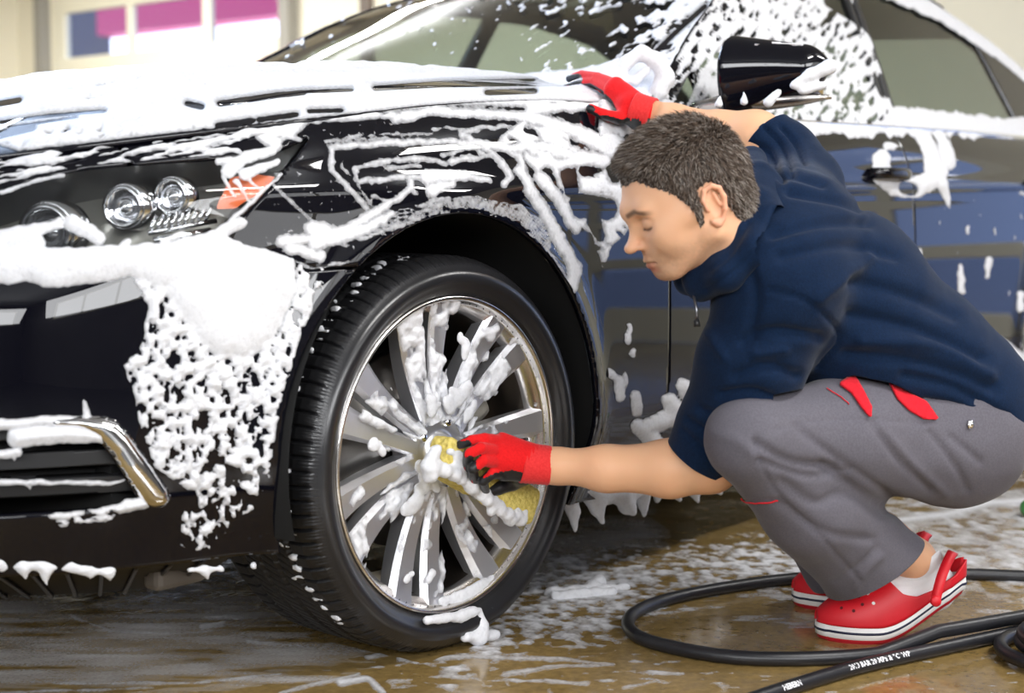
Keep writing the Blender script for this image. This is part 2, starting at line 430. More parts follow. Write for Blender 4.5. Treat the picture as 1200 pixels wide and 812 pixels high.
U_OF_X = lambda x: np.interp(x, _px[np.argmin(_px):1900], _s[np.argmin(_px):1900])
def shoulder_z(x):
    return smooth_interp(x, [-.95, -.7, -.45, -.25, 0, .4, .8, 1.3, 2.3, 3.3, 4.3], [.79, .835, .875, .905, .945, .975, .975, .972, .992, 1.0, .96], .09)
def sill_z(x): return smooth_interp(x, [-.9, -.5, .3, .7, 3, 4.3], [.24, .24, .21, .185, .19, .28], .1)
def band(u, v):
    """body side: u along the outline, v 0 (bottom) .. 1 (shoulder line)"""
    x0, y0, nx, ny = plan(u); front = sstep(-.35, -.75, x0)
    zt = shoulder_z(x0); zb = sill_z(x0); z = zb+(zt-zb)*v
    h = (zt-z)                                                   # depth below the shoulder
    d = .075*(1-np.exp(-h/.085)) - .045*sstep(.40, .17, z) + front*(.05*sstep(.0, .25, h))
    d = d + .006*np.exp(-((z-.80-.02*x0)/.022)**2)*(1-front)         # feature line
    x = x0+nx*d; y = y0+ny*d
    r = np.hypot(x+.014, z-.374); y = y-.014*np.exp(-((r-.39)/.035)**2)*(y0 < .3)
    r = np.hypot(x-3.03, z-.36); y = y-.014*np.exp(-((r-.39)/.035)**2)*(y0 < .3)
    return np.stack([x, y, z], -1)
def band_grid(u0, u1, v0, v1, du):
    n = int((u1-u0)/du)+2; m = int((v1-v0)*.75/du)+2
    return band(*np.meshgrid(np.linspace(u0, u1, n), np.linspace(v0, v1, m), indexing='ij'))
def hood_z(x, y):
    w = np.abs(y-MID)/.855
    zc = smooth_interp(x, [-.9, -.75, -.5, -.2, .2, .7], [.90, .93, .985, 1.02, 1.045, 1.065], .07)
    ze = shoulder_z(x)
    q = np.clip(-x/.84, 0, 1.1)**2.6+np.clip(w, 0, 1.05)**3.2          # 1 on the outline
    return ze+(zc-ze)*np.sign(1-q)*np.abs(1-q)**.85+.012*np.exp(-((w-.62)/.06)**2)*sstep(-.8, -.4, x)
def mirror_mod(o):
    e = bpy.data.objects.get('mirror_plane')
    m = o.modifiers.new('mirror', 'MIRROR'); m.use_axis = (False, True, False); m.mirror_object = MIRROR; m.use_clip = True; m.merge_threshold = .002; return o
MIRROR = car   # re-used below: the mirror plane sits on a helper point of the car
car.location = (0, MID, 0)
def cpart(name, verts, faces, material, parent=None, smooth=True):
    """part of the car, given in world coordinates"""
    v = np.asarray(verts, float)-np.array([0, MID, 0])
    return obj(name, v, faces, material, parent or car, smooth)

GAP = .0022
B = band_grid(0, PLEN, 0, 1, .0065); bx_, by_, bz_ = B[..., 0], B[..., 1], B[..., 2]
bpx, bpy_, _d = proj(B)
arch = np.minimum(np.hypot(bx_+.014, bz_-.374)-.386, np.hypot(bx_-3.03, bz_-.36)-.387)
near = (by_ < MID+.001)
HEADLIGHT = [(362, 161), (331, 176), (300, 181), (258, 187), (180, 192), (100, 199), (40, 212), (-30, 236), (-120, 262), (-120, 330), (0, 308), (120, 297), (200, 290), (255, 274), (290, 248), (325, 208)]
px2m = _d/FPX
hl = polyfield(bpx, bpy_, HEADLIGHT)*px2m
FOG = [(-140, 505), (60, 500), (108, 506), (135, 540), (162, 586), (150, 596), (60, 602), (-140, 610)]
fog = np.where(bx_ < -.3, polyfield(bpx, bpy_, FOG)*px2m, -1)
hl = np.where((bx_ < .1) & (bz_ > .6), hl, -1)
seam = lambda x: .675+.0*x                                         # bumper / fender joint ahead of the wheel
DOOR1, DOOR2, DOOR3 = .63, 1.86, 2.98
_sx1 = DOOR1+.015*np.sin((bz_-.2)*4)
f_front = np.minimum(-(bx_), np.maximum(seam(bx_)-bz_, -.56-bx_))           # >0 bumper
bumper_f = np.minimum.reduce([f_front-GAP, arch, -hl-GAP, -fog])
fender_f = np.minimum.reduce([-f_front-GAP, arch, -hl-GAP, _sx1-bx_-GAP, bz_-.245+10*(bx_ < .2)-0*bx_])
fender_f = np.minimum(fender_f, .6)
door1_f = np.minimum.reduce([bx_-_sx1-GAP, (DOOR2-.02*(bz_-.6))-bx_-GAP, bz_-.245-GAP])
door2_f = np.minimum.reduce([bx_-(DOOR2-.02*(bz_-.6))-GAP, (DOOR3+.0)-bx_-GAP, bz_-.245-GAP, arch])
sill_f = np.minimum.reduce([bx_-.3, 3.0-bx_, .245-bz_-GAP, arch])
rear_f = np.minimum.reduce([bx_-DOOR3-GAP, arch])
def panel(name, f, material=M_PAINT, t=.012, mirror=False, label=None):
    v, fc = grid_clip(B, f)
    o = cpart(name, v, fc, material)
    bm = bmesh.new(); bm.from_mesh(o.data); bmesh.ops.remove_doubles(bm, verts=bm.verts, dist=.0016); bm.to_mesh(o.data); bm.free()
    solidify(o, t, -1)
    if mirror: mirror_mod(o)
    if label: o['label'] = label
    return o
def far_copy(o):
    c = o.copy(); COL.objects.link(c); c.parent = o.parent; c.scale = (1, -1, 1); return c
panel('front_bumper', bumper_f, mirror=True)
fender = panel('front_fender', fender_f); far_copy(fender)
fdoor = panel('front_door', door1_f); far_copy(fdoor)
rdoor = panel('rear_door', door2_f); far_copy(rdoor)
sill = panel('sill', sill_f); far_copy(sill)
panel('rear_body', rear_f, mirror=True)

# top of the body: hood and the strip of fender beside it, as a height field inside the shoulder outline
def top_grid(x0, x1, y0, y1, d):
    gx, gy = np.meshgrid(np.linspace(x0, x1, int((x1-x0)/d)+2), np.linspace(y0, y1, int((y1-y0)/d)+2), indexing='ij')
    return np.stack([gx, gy, hood_z(gx, gy)], -1)
def inside_plan(x, y):
    s_ = np.linspace(0, PLEN, 900); X, Y, _, _ = plan(s_); poly = np.concatenate([np.stack([X, Y], 1), np.stack([X, 2*MID-Y], 1)[::-1]])
    return polyfield(x, y, poly[::3])
T = top_grid(-.88, .80, .03, MID, .012); tin = inside_plan(T[..., 0], T[..., 1]); tx_, ty_ = T[..., 0], T[..., 1]
hood_edge = lambda x: .165-.03*sstep(-.2, .6, x)+.25*sstep(-.30, -.62, x)      # y of the hood shut line
hz = np.minimum.reduce([tin-.012, ty_-hood_edge(tx_)-GAP, (.66-.10*((ty_-MID)/.75)**2*-1)-tx_])
v, fc = grid_clip(T, hz); hood = cpart('hood', v, fc, M_PAINT); solidify(hood, .012, -1); mirror_mod(hood)
ft = np.minimum.reduce([tin+.0005, hood_edge(tx_)-ty_-GAP, .79-tx_])
v, fc = grid_clip(T, ft); ftop = cpart('fender_top', v, fc, M_PAINT); solidify(ftop, .012, -1); far_copy(ftop)

# greenhouse
_gx = [.52, .62, .72, 1.0, 1.3, 1.5, 1.8, 2.2, 2.6, 3.0, 3.4, 3.75]; _gz = [.90, .94, .99, 1.165, 1.325, 1.40, 1.445, 1.458, 1.425, 1.325, 1.165, 1.02]
roof_z = lambda x: smooth_interp(x, _gx, _gz, .05)
belt_z = lambda x: shoulder_z(x)
def side_y(x, z):
    t = np.clip((z-belt_z(x))/.46, 0, 1.2); return .062+.20*t+.02*t*t
def gh_grid(x0, x1, d):
    xs = np.linspace(x0, x1, int((x1-x0)/d)); zs = np.linspace(0, 1, int(.5/d))
    X, S = np.meshgrid(xs, zs, indexing='ij'); Z = belt_z(X)-.01+(1.47-belt_z(X)+.01)*S
    return np.stack([X, side_y(X, Z), Z], -1)
GH = gh_grid(.55, 3.75, .011); gx_, gz_ = GH[..., 0], GH[..., 2]
rz = roof_z(gx_); slope = np.sqrt(1+np.gradient(roof_z(np.linspace(.5, 3.8, 400)), 3.3/399).clip(-.8, .8)**2); sl_ = np.interp(gx_, np.linspace(.5, 3.8, 400), slope)
under = (rz-gz_)/sl_
bp_x = lambda z: 1.915+.10*(z-.97)/.45                     # B pillar centre line
win1 = np.minimum.reduce([under-.045, gz_-belt_z(gx_)-.022, bp_x(gz_)-.035-gx_, gx_-.98])
qwin = np.minimum.reduce([under-.045, gz_-belt_z(gx_)-.022, .955-gx_])
win2 = np.minimum.reduce([under-.05, gz_-belt_z(gx_)-.022, gx_-bp_x(gz_)-.035, (2.93-.25*(gz_-.97))-gx_])
frame = np.minimum.reduce([under, -win1, -win2, -qwin])
v, fc = grid_clip(GH, frame); o = cpart('window_frame', v, fc, M_PAINT); solidify(o, .02, -1); far_copy(o)
GHi = GH.copy(); GHi[..., 1] += .008
for nm, w in (('front_side_window', win1), ('quarter_window', qwin), ('rear_side_window', win2)):
    v, fc = grid_clip(GHi, w+.004); o = cpart(nm, v, fc, M_GLASS); far_copy(o)
# belt moulding and B pillar trim strips
xs = np.linspace(.80, 3.0, 80)
v, f_ = tube(np.stack([xs, np.full(80, .053), belt_z(xs)+.006], 1), .007, 8); o = cpart('belt_moulding', v, f_, M_CHROME); far_copy(o)
for dx in (-.028, .016):
    zz = np.linspace(1.0, 1.37, 12); xx = bp_x(zz)+dx
    st = np.stack([xx, side_y(xx, zz)-.004, zz], 1); w_ = .012 if dx < 0 else .017
    V = np.concatenate([st-[w_, 0, 0], st+[w_, 0, 0], st+[w_, .02, 0], st-[w_, -.02, 0]]); n = 12; Fq = []
    for i in range(n-1):
        for a, b_ in ((0, 1), (1, 2), (2, 3), (3, 0)): Fq.append((a*n+i, b_*n+i, b_*n+i+1, a*n+i+1))
    cpart('pillar_trim', V, Fq, M_BLACK)
def top_surf(x, w):
    """windscreen, roof and rear window: x along, w 0 (near rail) .. 1 (middle)"""
    zr = roof_z(x); yr = side_y(x, zr); y = yr+(MID-yr)*w; c = 1-(1-w)**2
    bow = -.16*sstep(1.75, .8, x)*c+.12*sstep(2.5, 3.4, x)*c
    return np.stack([x+bow, y, zr+.035*c], -1)
def top_g(x0, x1, d, w1=1.0):
    return top_surf(*np.meshgrid(np.linspace(x0, x1, int((x1-x0)/d)), np.linspace(0, w1, int(.65/d)), indexing='ij'))
TS = top_g(.62, 3.75, .012); _X, _W = np.meshgrid(np.linspace(.62, 3.75, TS.shape[0]), np.linspace(0, 1, TS.shape[1]), indexing='ij')
ws = np.minimum.reduce([(_X-.655), 1.46-_X, (_W-.085)*.6]); rw_ = np.minimum.reduce([_X-2.92, 3.66-_X, (_W-.12)*.6])
v, fc = grid_clip(TS, np.minimum(-ws, -rw_)); o = cpart('roof', v, fc, M_PAINT); solidify(o, .02, -1); mirror_mod(o)
TSi = TS.copy(); TSi[..., 2] -= .006
v, fc = grid_clip(TSi, ws+.004); o = cpart('windscreen', v, fc, M_GLASS); mirror_mod(o)
v, fc = grid_clip(TSi, rw_+.004); o = cpart('rear_window', v, fc, M_GLASS); mirror_mod(o)
# boot lid and cowl
gx, gy = np.meshgrid(np.linspace(3.3, 4.3, 60), np.linspace(.03, MID, 50), indexing='ij')
D = np.stack([gx, gy, shoulder_z(gx)+.05*(1-((gy-MID)/.86)**2)], -1); v, fc = grid_clip(D, inside_plan(gx, gy)+.001); o = cpart('boot_lid', v, fc, M_PAINT); mirror_mod(o)
cx = np.linspace(.10, 1.70, 40); cw = np.abs(cx-MID)/.8
cv = np.concatenate([np.stack([.62+.14*cw**2+.0*cx, cx, hood_z(np.full(40, .62), cx)-.03], 1), np.stack([.80+.10*cw**2, cx, hood_z(np.full(40, .62), cx)-.022], 1)])
cpart('cowl', cv, [(i, i+1, 41+i, 40+i) for i in range(39)], M_BLACK)
# wheel housings, floor pan, cabin
def housing(xc):
    a = np.linspace(-.25, math.pi+.25, 40); R = .402; V = []; Fq = []
    ys = [-.012, .02, .36]
    for y in ys: V += [(xc+R*math.cos(t), y, .36+R*math.sin(t)) for t in a]
    V += [(xc+.02*math.cos(t), .36, .36+.02*math.sin(t)) for t in a]
    for j in range(3): Fq += [(j*40+i, j*40+i+1, (j+1)*40+i+1, (j+1)*40+i) for i in range(39)]
    o = cpart('wheel_housing', V, Fq, M_DARK); far_copy(o)
housing(0); housing(3.03)
v, f_ = join(box(-.62, -.41, .13, 1.67, .24, .60), box(-.40, .40, .40, 1.40, .24, .70), box(.42, 2.62, .06, 1.74, .205, .34), box(2.63, 3.43, .40, 1.40, .24, .6), box(3.44, 4.0, .12, 1.68, .30, .60))
cpart('floor_pan', v, f_, M_DARK, smooth=False)
# ---- a wheel: outer face at y=0, axis along y, centre at the origin
M_RUBBER = mat('tyre_rubber', (.008, .008, .009), .42, bump=(90, .25, .002))
M_SIDE = mat('tyre_sidewall', (.017, .017, .019), .28, coat=.25, coat_rough=.25)
M_ALU = mat('polished_alloy', (.80, .80, .83), .36, .9, bump=(25, .10, .004))
M_LIP = mat('rim_lip', (.80, .77, .74), .22, 1.0)
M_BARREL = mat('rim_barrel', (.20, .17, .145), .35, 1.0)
M_DISC = mat('brake_disc', (.22, .21, .2), .35, 1.0)
def tyre_mesh():
    prof = [(.268, .012), (.2755, .004), (.280, -.003), (.290, -.010), (.2965, -.0125), (.299, -.0160), (.316, -.0155), (.3185, -.0105), (.326, -.006), (.333, .002), (.3385, .011), (.3415, .018), (.3425, .024)]
    tread = np.linspace(.026, .228, 58)
    prof += [(.3440+.0015*(1-((t-.127)/.1)**2), t) for t in tread]
    prof += [(.3425, .232), (.338, .243), (.326, .258), (.30, .264), (.28, .252), (.268, .236)]
    prof = np.array(prof); S = 1260; a = np.linspace(0, 2*np.pi, S, endpoint=False)
    R = np.repeat(prof[:, 0][:, None], S, 1); Tt = np.repeat(prof[:, 1][:, None], S, 1)
    A = np.repeat(a[None], len(prof), 0)
    tr = (Tt > .024) & (Tt < .23)
    for g in (.062, .105, .149, .192): R -= .0075*np.exp(-((Tt-g)/.0042)**4)*tr
    ph = (A*180/np.pi) % 4.0                                              # shoulder blocks
    slot = np.exp(-((ph-2.0)/.33)**4)
    sh = ((Tt > .008) & (Tt < .060)) | ((Tt > .194) & (Tt < .24)); R -= .0075*slot*sh
    ph2 = ((A*180/np.pi)+Tt*90) % 2.857; R -= .003*np.exp(-((ph2-1.4)/.22)**4)*((Tt > .064) & (Tt < .19))
    ph3 = (A*180/np.pi) % 1.0                                             # fine ribs on the shoulder edge
    R -= .0011*(ph3 < .45)*((prof[:, 1][:, None] > .001) & (prof[:, 1][:, None] < .012) & (prof[:, 0][:, None] > .33))
    V = np.stack([R*np.cos(A), Tt, R*np.sin(A)], -1).reshape(-1, 3)
    n = len(prof); i, k = np.meshgrid(np.arange(n-1), np.arange(S), indexing='ij'); k2 = (k+1) % S
    Q = np.stack([i*S+k, (i+1)*S+k, (i+1)*S+k2, i*S+k2], -1).reshape(-1, 4)
    Q = Q[:, ::-1]
    me = make_mesh('tyre', V, Q.tolist()); me.materials.append(M_RUBBER); me.materials.append(M_SIDE)
    mi = np.repeat(((prof[:-1, 0] > .272) & (prof[:-1, 1] < 0.0)).astype(int)[:, None], S, 1).ravel()
    me.polygons.foreach_set('material_index', mi.astype(np.int32)); return me
SPOKE_A = [math.radians(-10+51.43*k+s) for k in range(7) for s in (-9.4, 9.4)]      # from the top, towards the rear of the car
def spoke_sec(t):
    """centre angle offset, radius, width, front y, thickness along the spoke"""
    r = .058+(.2655-.058)*t
    w = .031+.008*t+.022*t**2; y = .030-.004*t-.012*t**2+.010*math.sin(math.pi*t); th = .035+.012*(1-t)
    return r, w, y, th
def spoke_mesh(sgn):
    V = []; Fq = []; n = 12
    for i in range(n):
        t = i/(n-1); r, w, y, th = spoke_sec(t); off = sgn*(.004*(1-t)-.0045*t*0)
        for (q, dy) in ((-.5, .009), (-.36, .0), (.30, .002), (.5, .011), (.42, th), (-.42, th)):
            V.append((q*w+off, y+dy, r))
        if i:
            for k in range(6): Fq.append(((i-1)*6+k, (i-1)*6+(k+1) % 6, i*6+(k+1) % 6, i*6+k))
    Fq.append(tuple(range(6))[::-1]); Fq.append(tuple((n-1)*6+k for k in range(6)))
    me = make_mesh('spoke', V, Fq, False); me.materials.append(M_ALU); return me
RIM = [(.271, .020), (.2765, .012), (.2765, .004), (.274, -.001), (.270, -.002), (.267, .001), (.265, .006), (.2635, .013), (.2600, .019), (.2500, .026), (.2460, .045)]
BARREL = [(.2460, .045), (.240, .08), (.232, .12), (.232, .19), (.25, .225), (.268, .24), (.272, .24), (.272, .2), (.25, .18)]
_tyre = tyre_mesh(); _sp = [spoke_mesh(-1), spoke_mesh(1)]
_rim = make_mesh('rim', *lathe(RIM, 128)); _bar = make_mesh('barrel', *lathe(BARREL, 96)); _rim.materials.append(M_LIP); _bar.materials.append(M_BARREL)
_disc = make_mesh('brake_disc', *lathe([(.05, .105), (.09, .10), (.095, .115), (.175, .115), (.175, .14), (.09, .14)], 64)); _disc.materials.append(M_DISC)
_hub = make_mesh('hub', *lathe([(.0, .024), (.030, .0235), (.034, .0275), (.036, .034), (.044, .036), (.062, .032), (.072, .036), (.074, .075), (.05, .10)], 64)); _hub.materials.append(M_ALU)
_cap = make_mesh('centre_cap', *lathe([(.0, .012), (.020, .0135), (.027, .017), (.0305, .024), (.0305, .03)], 48)); _cap.materials.append(M_CHROME)
_nut = make_mesh('lug_nut', *lathe([(.0, .024), (.006, .024), (.0095, .028), (.0095, .045)], 6)); _nut.materials.append(M_CHROME)
_cal = make_mesh('brake_caliper', *box(-.06, .06, .085, .165, .11, .20), False); _cal.materials.append(mat('caliper', (.30, .28, .24), .45, .6))
def wheel(x, y, name, side, steer=0.0):
    # the rim is the wheel's own mesh; everything that bolts to it hangs below
    w = link(name, _rim, None, car); w.location = (x, y-MID, .345); w.rotation_euler = (0, 0, steer if side > 0 else steer+math.pi)
    for nm, me in (('tyre', _tyre), ('barrel', _bar), ('brake_disc', _disc), ('hub', _hub), ('centre_cap', _cap)): link(nm, me, None, w)
    c = link('brake_caliper', _cal, None, w, rot=(0, math.radians(60), 0)); bevel(c, .015, 3)
    for i, a in enumerate(SPOKE_A):
        o = link('spoke', _sp[i % 2], None, w); o.rotation_euler = (0, a, 0)
    for k in range(5):
        a = 2*math.pi*k/5+.3; o = link('lug_nut', _nut, None, w); o.location = (.055*math.sin(a), 0, .055*math.cos(a))
    return w
WH = wheel(0, 0.0, 'front_wheel', 1, -.0446)
wheel(0, 2*MID, 'front_wheel', -1); wheel(3.03, 0.0, 'rear_wheel', 1); wheel(3.03, 2*MID, 'rear_wheel', -1)

# ---- fine patches of the surface around the front corner, for lamps, trim and suds
UF0, UF1 = U_OF_X(-.84)*0+.25, float(U_OF_X(.10))
BF = band_grid(.20, UF1, 0, 1, .0042); NBF = -grid_normals(BF)
if (NBF[..., 1].mean() > 0): NBF = -NBF
fpx, fpy, fd = proj(BF)
def on_front(x, y):
    d2_ = ((fpx-x)**2+(fpy-y)**2+1e4*(BF[..., 0] > .05)).ravel(); k = np.argpartition(d2_, 9)[:9]; w_ = np.exp(-d2_[k]/6.0)+1e-9; w_ /= w_.sum()
    n_ = w_@NBF.reshape(-1, 3)[k]; return w_@BF.reshape(-1, 3)[k], n_/np.linalg.norm(n_)
hlf = np.where(BF[..., 2] > .6, polyfield(fpx, fpy, HEADLIGHT), -50)
M_LENS = glass_mat('lamp_lens', (.93, .95, .96)); M_LAMPB = mat('lamp_housing', (.30, .29, .26), .30, .85)
M_AMBER = mat('amber_plastic', (.85, .16, .035), .3, coat=.5)
hm = cpart('headlight', *grid_clip(BF-NBF*.075, hlf+1), M_LAMPB); far_copy(hm)
hs = grid_clip(BF+NBF*.001, hlf-1); cpart('lens', hs[0]+[0, MID, 0]-np.array([0, MID, 0]), hs[1], M_LENS, hm)
for o in [c for c in hm.children]: pass
# rim wall of the lamp bowl: the outline swept inward
wall_v = []; out = [on_front(*p) for p in curve(HEADLIGHT+[HEADLIGHT[0]], 90)]
for p, n in out: wall_v += [p-n*.002, p-n*.075]
cpart('lamp_bezel', wall_v, [(2*i, 2*i+1, 2*i+3, 2*i+2) for i in range(len(out)-1)], mat('lamp_bezel', (.03, .03, .032), .3), hm)
def orient_x(V, c, yaw=0.0, pitch=0.0, s=1.0):
    """lathe built along +x (opening towards -x) moved to c"""
    R = np.array(Matrix.Rotation(yaw, 3, 'Z') @ Matrix.Rotation(pitch, 3, 'Y')); return (np.asarray(V)*s)@R.T+c
def projector(x, y, r, depth=.03):
    p, n = on_front(x, y); c = p-n*depth+np.array([.0, 0, 0]); yw = .42
    k = r/.03
    ring = lathe([(.030, .03), (.032, .0), (.031, -.006), (.027, -.008), (.0245, -.003), (.024, .012), (.012, .030), (.0, .032)], 40, 'x')
    cpart('reflector', orient_x(ring[0], c, yw, 0, k), ring[1], M_CHROME, hm)
    ball = lathe([(.0, -.004), (.008, -.002), (.014, .004), (.0175, .012), (.0175, .03)], 32, 'x')
    cpart('projector_lens', orient_x(ball[0], c, yw, 0, k), ball[1], mat('projector_glass', (.8, .8, .82), .03, .9), hm)
    sh = lathe([(.0345, .035), (.0345, -.002), (.030, -.002), (.030, .035)], 40, 'x'); cpart('lamp_ring', orient_x(sh[0], c, yw, 0, k), sh[1], M_CHROME, hm)
projector(147, 233, .030); projector(205, 217, .026); projector(52, 262, .040)
AMB = [(300, 196), (328, 200), (308, 225), (282, 243), (259, 243), (268, 212), (275, 200)]
fa = polyfield(fpx, fpy, AMB); cpart('turn_signal', *grid_clip(BF-NBF*(.020), np.where(BF[..., 2] > .6, fa, -9)), M_AMBER, hm)
# ribbed light bracket below the projectors
for k in range(9):
    p, n = on_front(180+8.5*k, 262-1.2*k); q, _ = on_front(188+8.5*k, 246-1.2*k)
    v, f_ = tube([p-n*.028, q-n*.03], .0032, 6); cpart('lamp_rib', v, f_, M_CHROME, hm)
for (a, b_, r) in (((178, 266), (262, 254), .004), ((185, 276), (255, 266), .006)):
    p, n = on_front(*a); q, m_ = on_front(*b_); v, f_ = tube([p-n*.03, q-m_*.03], r, 8); cpart('lamp_bar', v, f_, M_CHROME, hm)
# chrome trim round the fog lamp recess, the recess itself and its slats
TRIM = [(60, 489), (100, 487), (122, 487), (138, 493), (152, 508), (176, 542), (198, 574), (201, 586), (194, 594), (178, 596), (168, 592), (152, 566), (132, 533), (112, 512), (92, 503), (60, 500)]
tf = polyfield(fpx, fpy, TRIM); dome = .016*(1-np.exp(-np.maximum(tf, 0)/5))
v, fc = grid_clip(BF+NBF*(dome-.002)[..., None], np.where(BF[..., 2] < .6, tf, -9)); o = cpart('fog_lamp_trim', v, fc, M_CHROME); far_copy(o)
fogf = np.where(BF[..., 2] < .6, polyfield(fpx, fpy, FOG), -9)
v, fc = grid_clip(BF-NBF*.07, fogf+4); o = cpart('fog_recess', v, fc, M_DARK); far_copy(o)
for (ys, w_) in ((543, 9), (578, 10), (510, 7)):
    slat = [(-140, ys+6), (0, ys+2), (170, ys-7)]; sf = np.minimum(strokefield(fpx, fpy, [(slat, w_)]), fogf+3)
    v, fc = grid_clip(BF-NBF*.022, np.where(BF[..., 2] < .6, sf, -9)); o = cpart('grille_slat', v, fc, M_BLACK); solidify(o, .03, -1); far_copy(o)
# ribbed undertray hanging below the bumper
xs = np.linspace(-.78, -.40, 30)
uu = np.linspace(.02, float(U_OF_X(-.42)), 60); X, Y, nx, ny = plan(uu)
rows = []
for j in range(17):
    t = j/16; rows.append(np.stack([X-nx*(-.035+.17*t), Y-ny*(-.035+.17*t), .238-.070*t*sstep(1.12, .93, np.abs(Y-MID)/.86)-.010*t+.007*(j % 2)], 1))
R_ = np.array(rows); v, fc = grid_clip(R_); o = cpart('undertray', v, fc, mat('undertray', (.010, .010, .011), .4), smooth=False); mirror_mod(o)
for k in range(2, 58, 3):
    v, f_ = tube(R_[::2, k]-[0, 0, .003], .0035, 6); cpart('undertray_rib', v, f_, mat('rib_plastic', (.022, .022, .025), .3))
p = pix(205, 668, 2.42); v, f_ = box(p[0]-.05, p[0]+.05, p[1]-.02, p[1]+.02, .175, .235); o = cpart('skid_bracket', v, f_, mat('bracket', (.10, .085, .07), .6), smooth=False); bevel(o, .01)

# ---- door mirror
bl = Blob((.60, -.32, .86), (1.25, .16, 1.22), .006)
A0 = np.array([.90, -.015, 1.052]); A1 = np.array([.945, -.165, 1.055])
sq = ((1, .25, 0), 1.25)
bl.cone(A0+[0, 0, .02], A1+[.0, 0, .012], .068, .048, .02).cone(A0+[.0, .0, -.035], A1+[0, 0, -.012], .062, .038, .02).cone(A0+[0, .02, 0], A1+[.02, -.035, 0.012], .07, .012, .03)
bl.rbox((.90, .065, 1.05), (.3, .085, .3), .01, sub=True, k=.01)
bl.rbox((1.03, -.08, 1.05), (.045, .3, .3), .01, sub=True, k=.008)
V, Q = bl.mesh(2); mir = cpart('side_mirror', V, Q.tolist(), M_PAINT)
a = np.linspace(0, 1, 20); v, f_ = tube(np.stack([.868+.10*a**1.4, .055-.275*a, .985+.020*a], 1), .026*np.sin(np.pi*np.clip(a*.9+.1, 0, .97))**.6, 12); v[:, 2] = 1.0+(v[:, 2]-1.0)*.75
cpart('mirror_strip', v, f_, mat('satin_chrome', (.55, .52, .50), .25, 1.0), mir)
v, f_ = lathe([(.0, -.004), (.010, -.002), (.014, .004), (.016, .012)], 24, 'x'); cpart('mirror_lamp', v+np.array([.862, -.03, .972]), f_, M_CHROME, mir)
v, f_ = tube([(.90, .0, .985), (.90, .05, .978), (.90, .085, .975)], [.03, .028, .03], 10); cpart('mirror_stalk', v, f_, M_PAINT, mir)
v, f_ = box(.985, .992, -.19, .02, 1.0, 1.10); cpart('mirror_glass', v, f_, mat('mirror_glass', (.8, .8, .8), .02, 1.0), mir)
# ---- door handles
for dx, par in ((1.70, fdoor), (2.82, rdoor)):
    xs = np.linspace(dx-.09, dx+.10, 24); uu = U_OF_X(xs); zz = .862; pt = np.array([band(np.array(u), np.array((zz-sill_z(x))/(shoulder_z(x)-sill_z(x)))) for u, x in zip(uu, xs)])
    t = (xs-xs[0])/(xs[-1]-xs[0]); lift = .038*np.clip(np.sin(np.pi*t), 0, 1)**.35
    pp = pt+np.stack([0*t, -lift, 0*t], 1); v, f_ = tube(pp, .011, 10); v[:, 2] = zz+(v[:, 2]-zz)*1.35
    cpart('door_handle', v, f_, M_PAINT, None).parent = par
    par.children[-1].location = (0, 0, 0)
    cup = band_grid(float(U_OF_X(dx-.07)), float(U_OF_X(dx+.05)), .74, .96, .006); r = np.hypot((cup[..., 0]-dx+.01)/.055, (cup[..., 2]-zz)/.038); cup[..., 1] += -.001+0*r
    v, fc = grid_clip(cup, 1-r); o = cpart('handle_cup', v, fc, M_DARK); o.parent = par
# ------------------------------------------------------------------ suds on the car (real relief lying on the panels)
def blotch(px, py, sx, sy, seed, oct=3, ang=0.0):
    c, s = math.cos(ang), math.sin(ang); a, b_ = px*c+py*s, -px*s+py*c
    return fbm(a/sx, b_/sy, None, seed, oct)
def wob(px, py, seed=1, amp=5, sc=9): return px+amp*fbm(px/sc, py/sc, None, seed, 2), py+amp*fbm(px/sc, py/sc, None, seed+5, 2)
# --- fine grid of the front corner and fender side
FB = band_grid(.20, float(U_OF_X(.70)), 0, 1, .0033); NFB = -grid_normals(FB)
if NFB[..., 1].mean() > 0: NFB = -NFB
qx, qy, qd = proj(FB); wx, wy = wob(qx, qy, 3, 2.2, 10)
okp = (FB[..., 0] < .68) & (np.hypot(FB[..., 0]+.014, FB[..., 2]-.374) > .388)
P1 = [(-160, 318), (0, 294), (120, 288), (200, 283), (250, 268), (285, 285), (345, 302), (347, 340), (330, 380), (312, 408), (282, 424), (252, 420), (226, 395), (206, 365), (190, 340), (150, 325), (110, 333), (60, 338), (30, 330), (0, 334), (-160, 352)]
P2 = [(160, 330), (190, 335), (226, 390), (250, 415), (325, 395), (345, 350), (350, 312), (392, 318), (372, 345), (348, 400), (333, 450), (322, 500), (314, 560), (296, 596), (272, 606), (252, 640), (232, 644), (213, 638), (214, 604), (232, 582), (214, 566), (184, 548), (168, 505), (158, 455), (146, 425), (166, 412), (176, 360)]
d1 = polyfield(wx, wy, P1); d2 = polyfield(wx, wy, P2)
n2 = blotch(qx, qy, 6.5, 9, 21, 3)
hole = 2.5+15*(n2+.16)-5.5*sstep(430, 640, qy)-7*sstep(330, 390, qx)
f1 = np.maximum(d1, np.minimum(d2+2, hole))
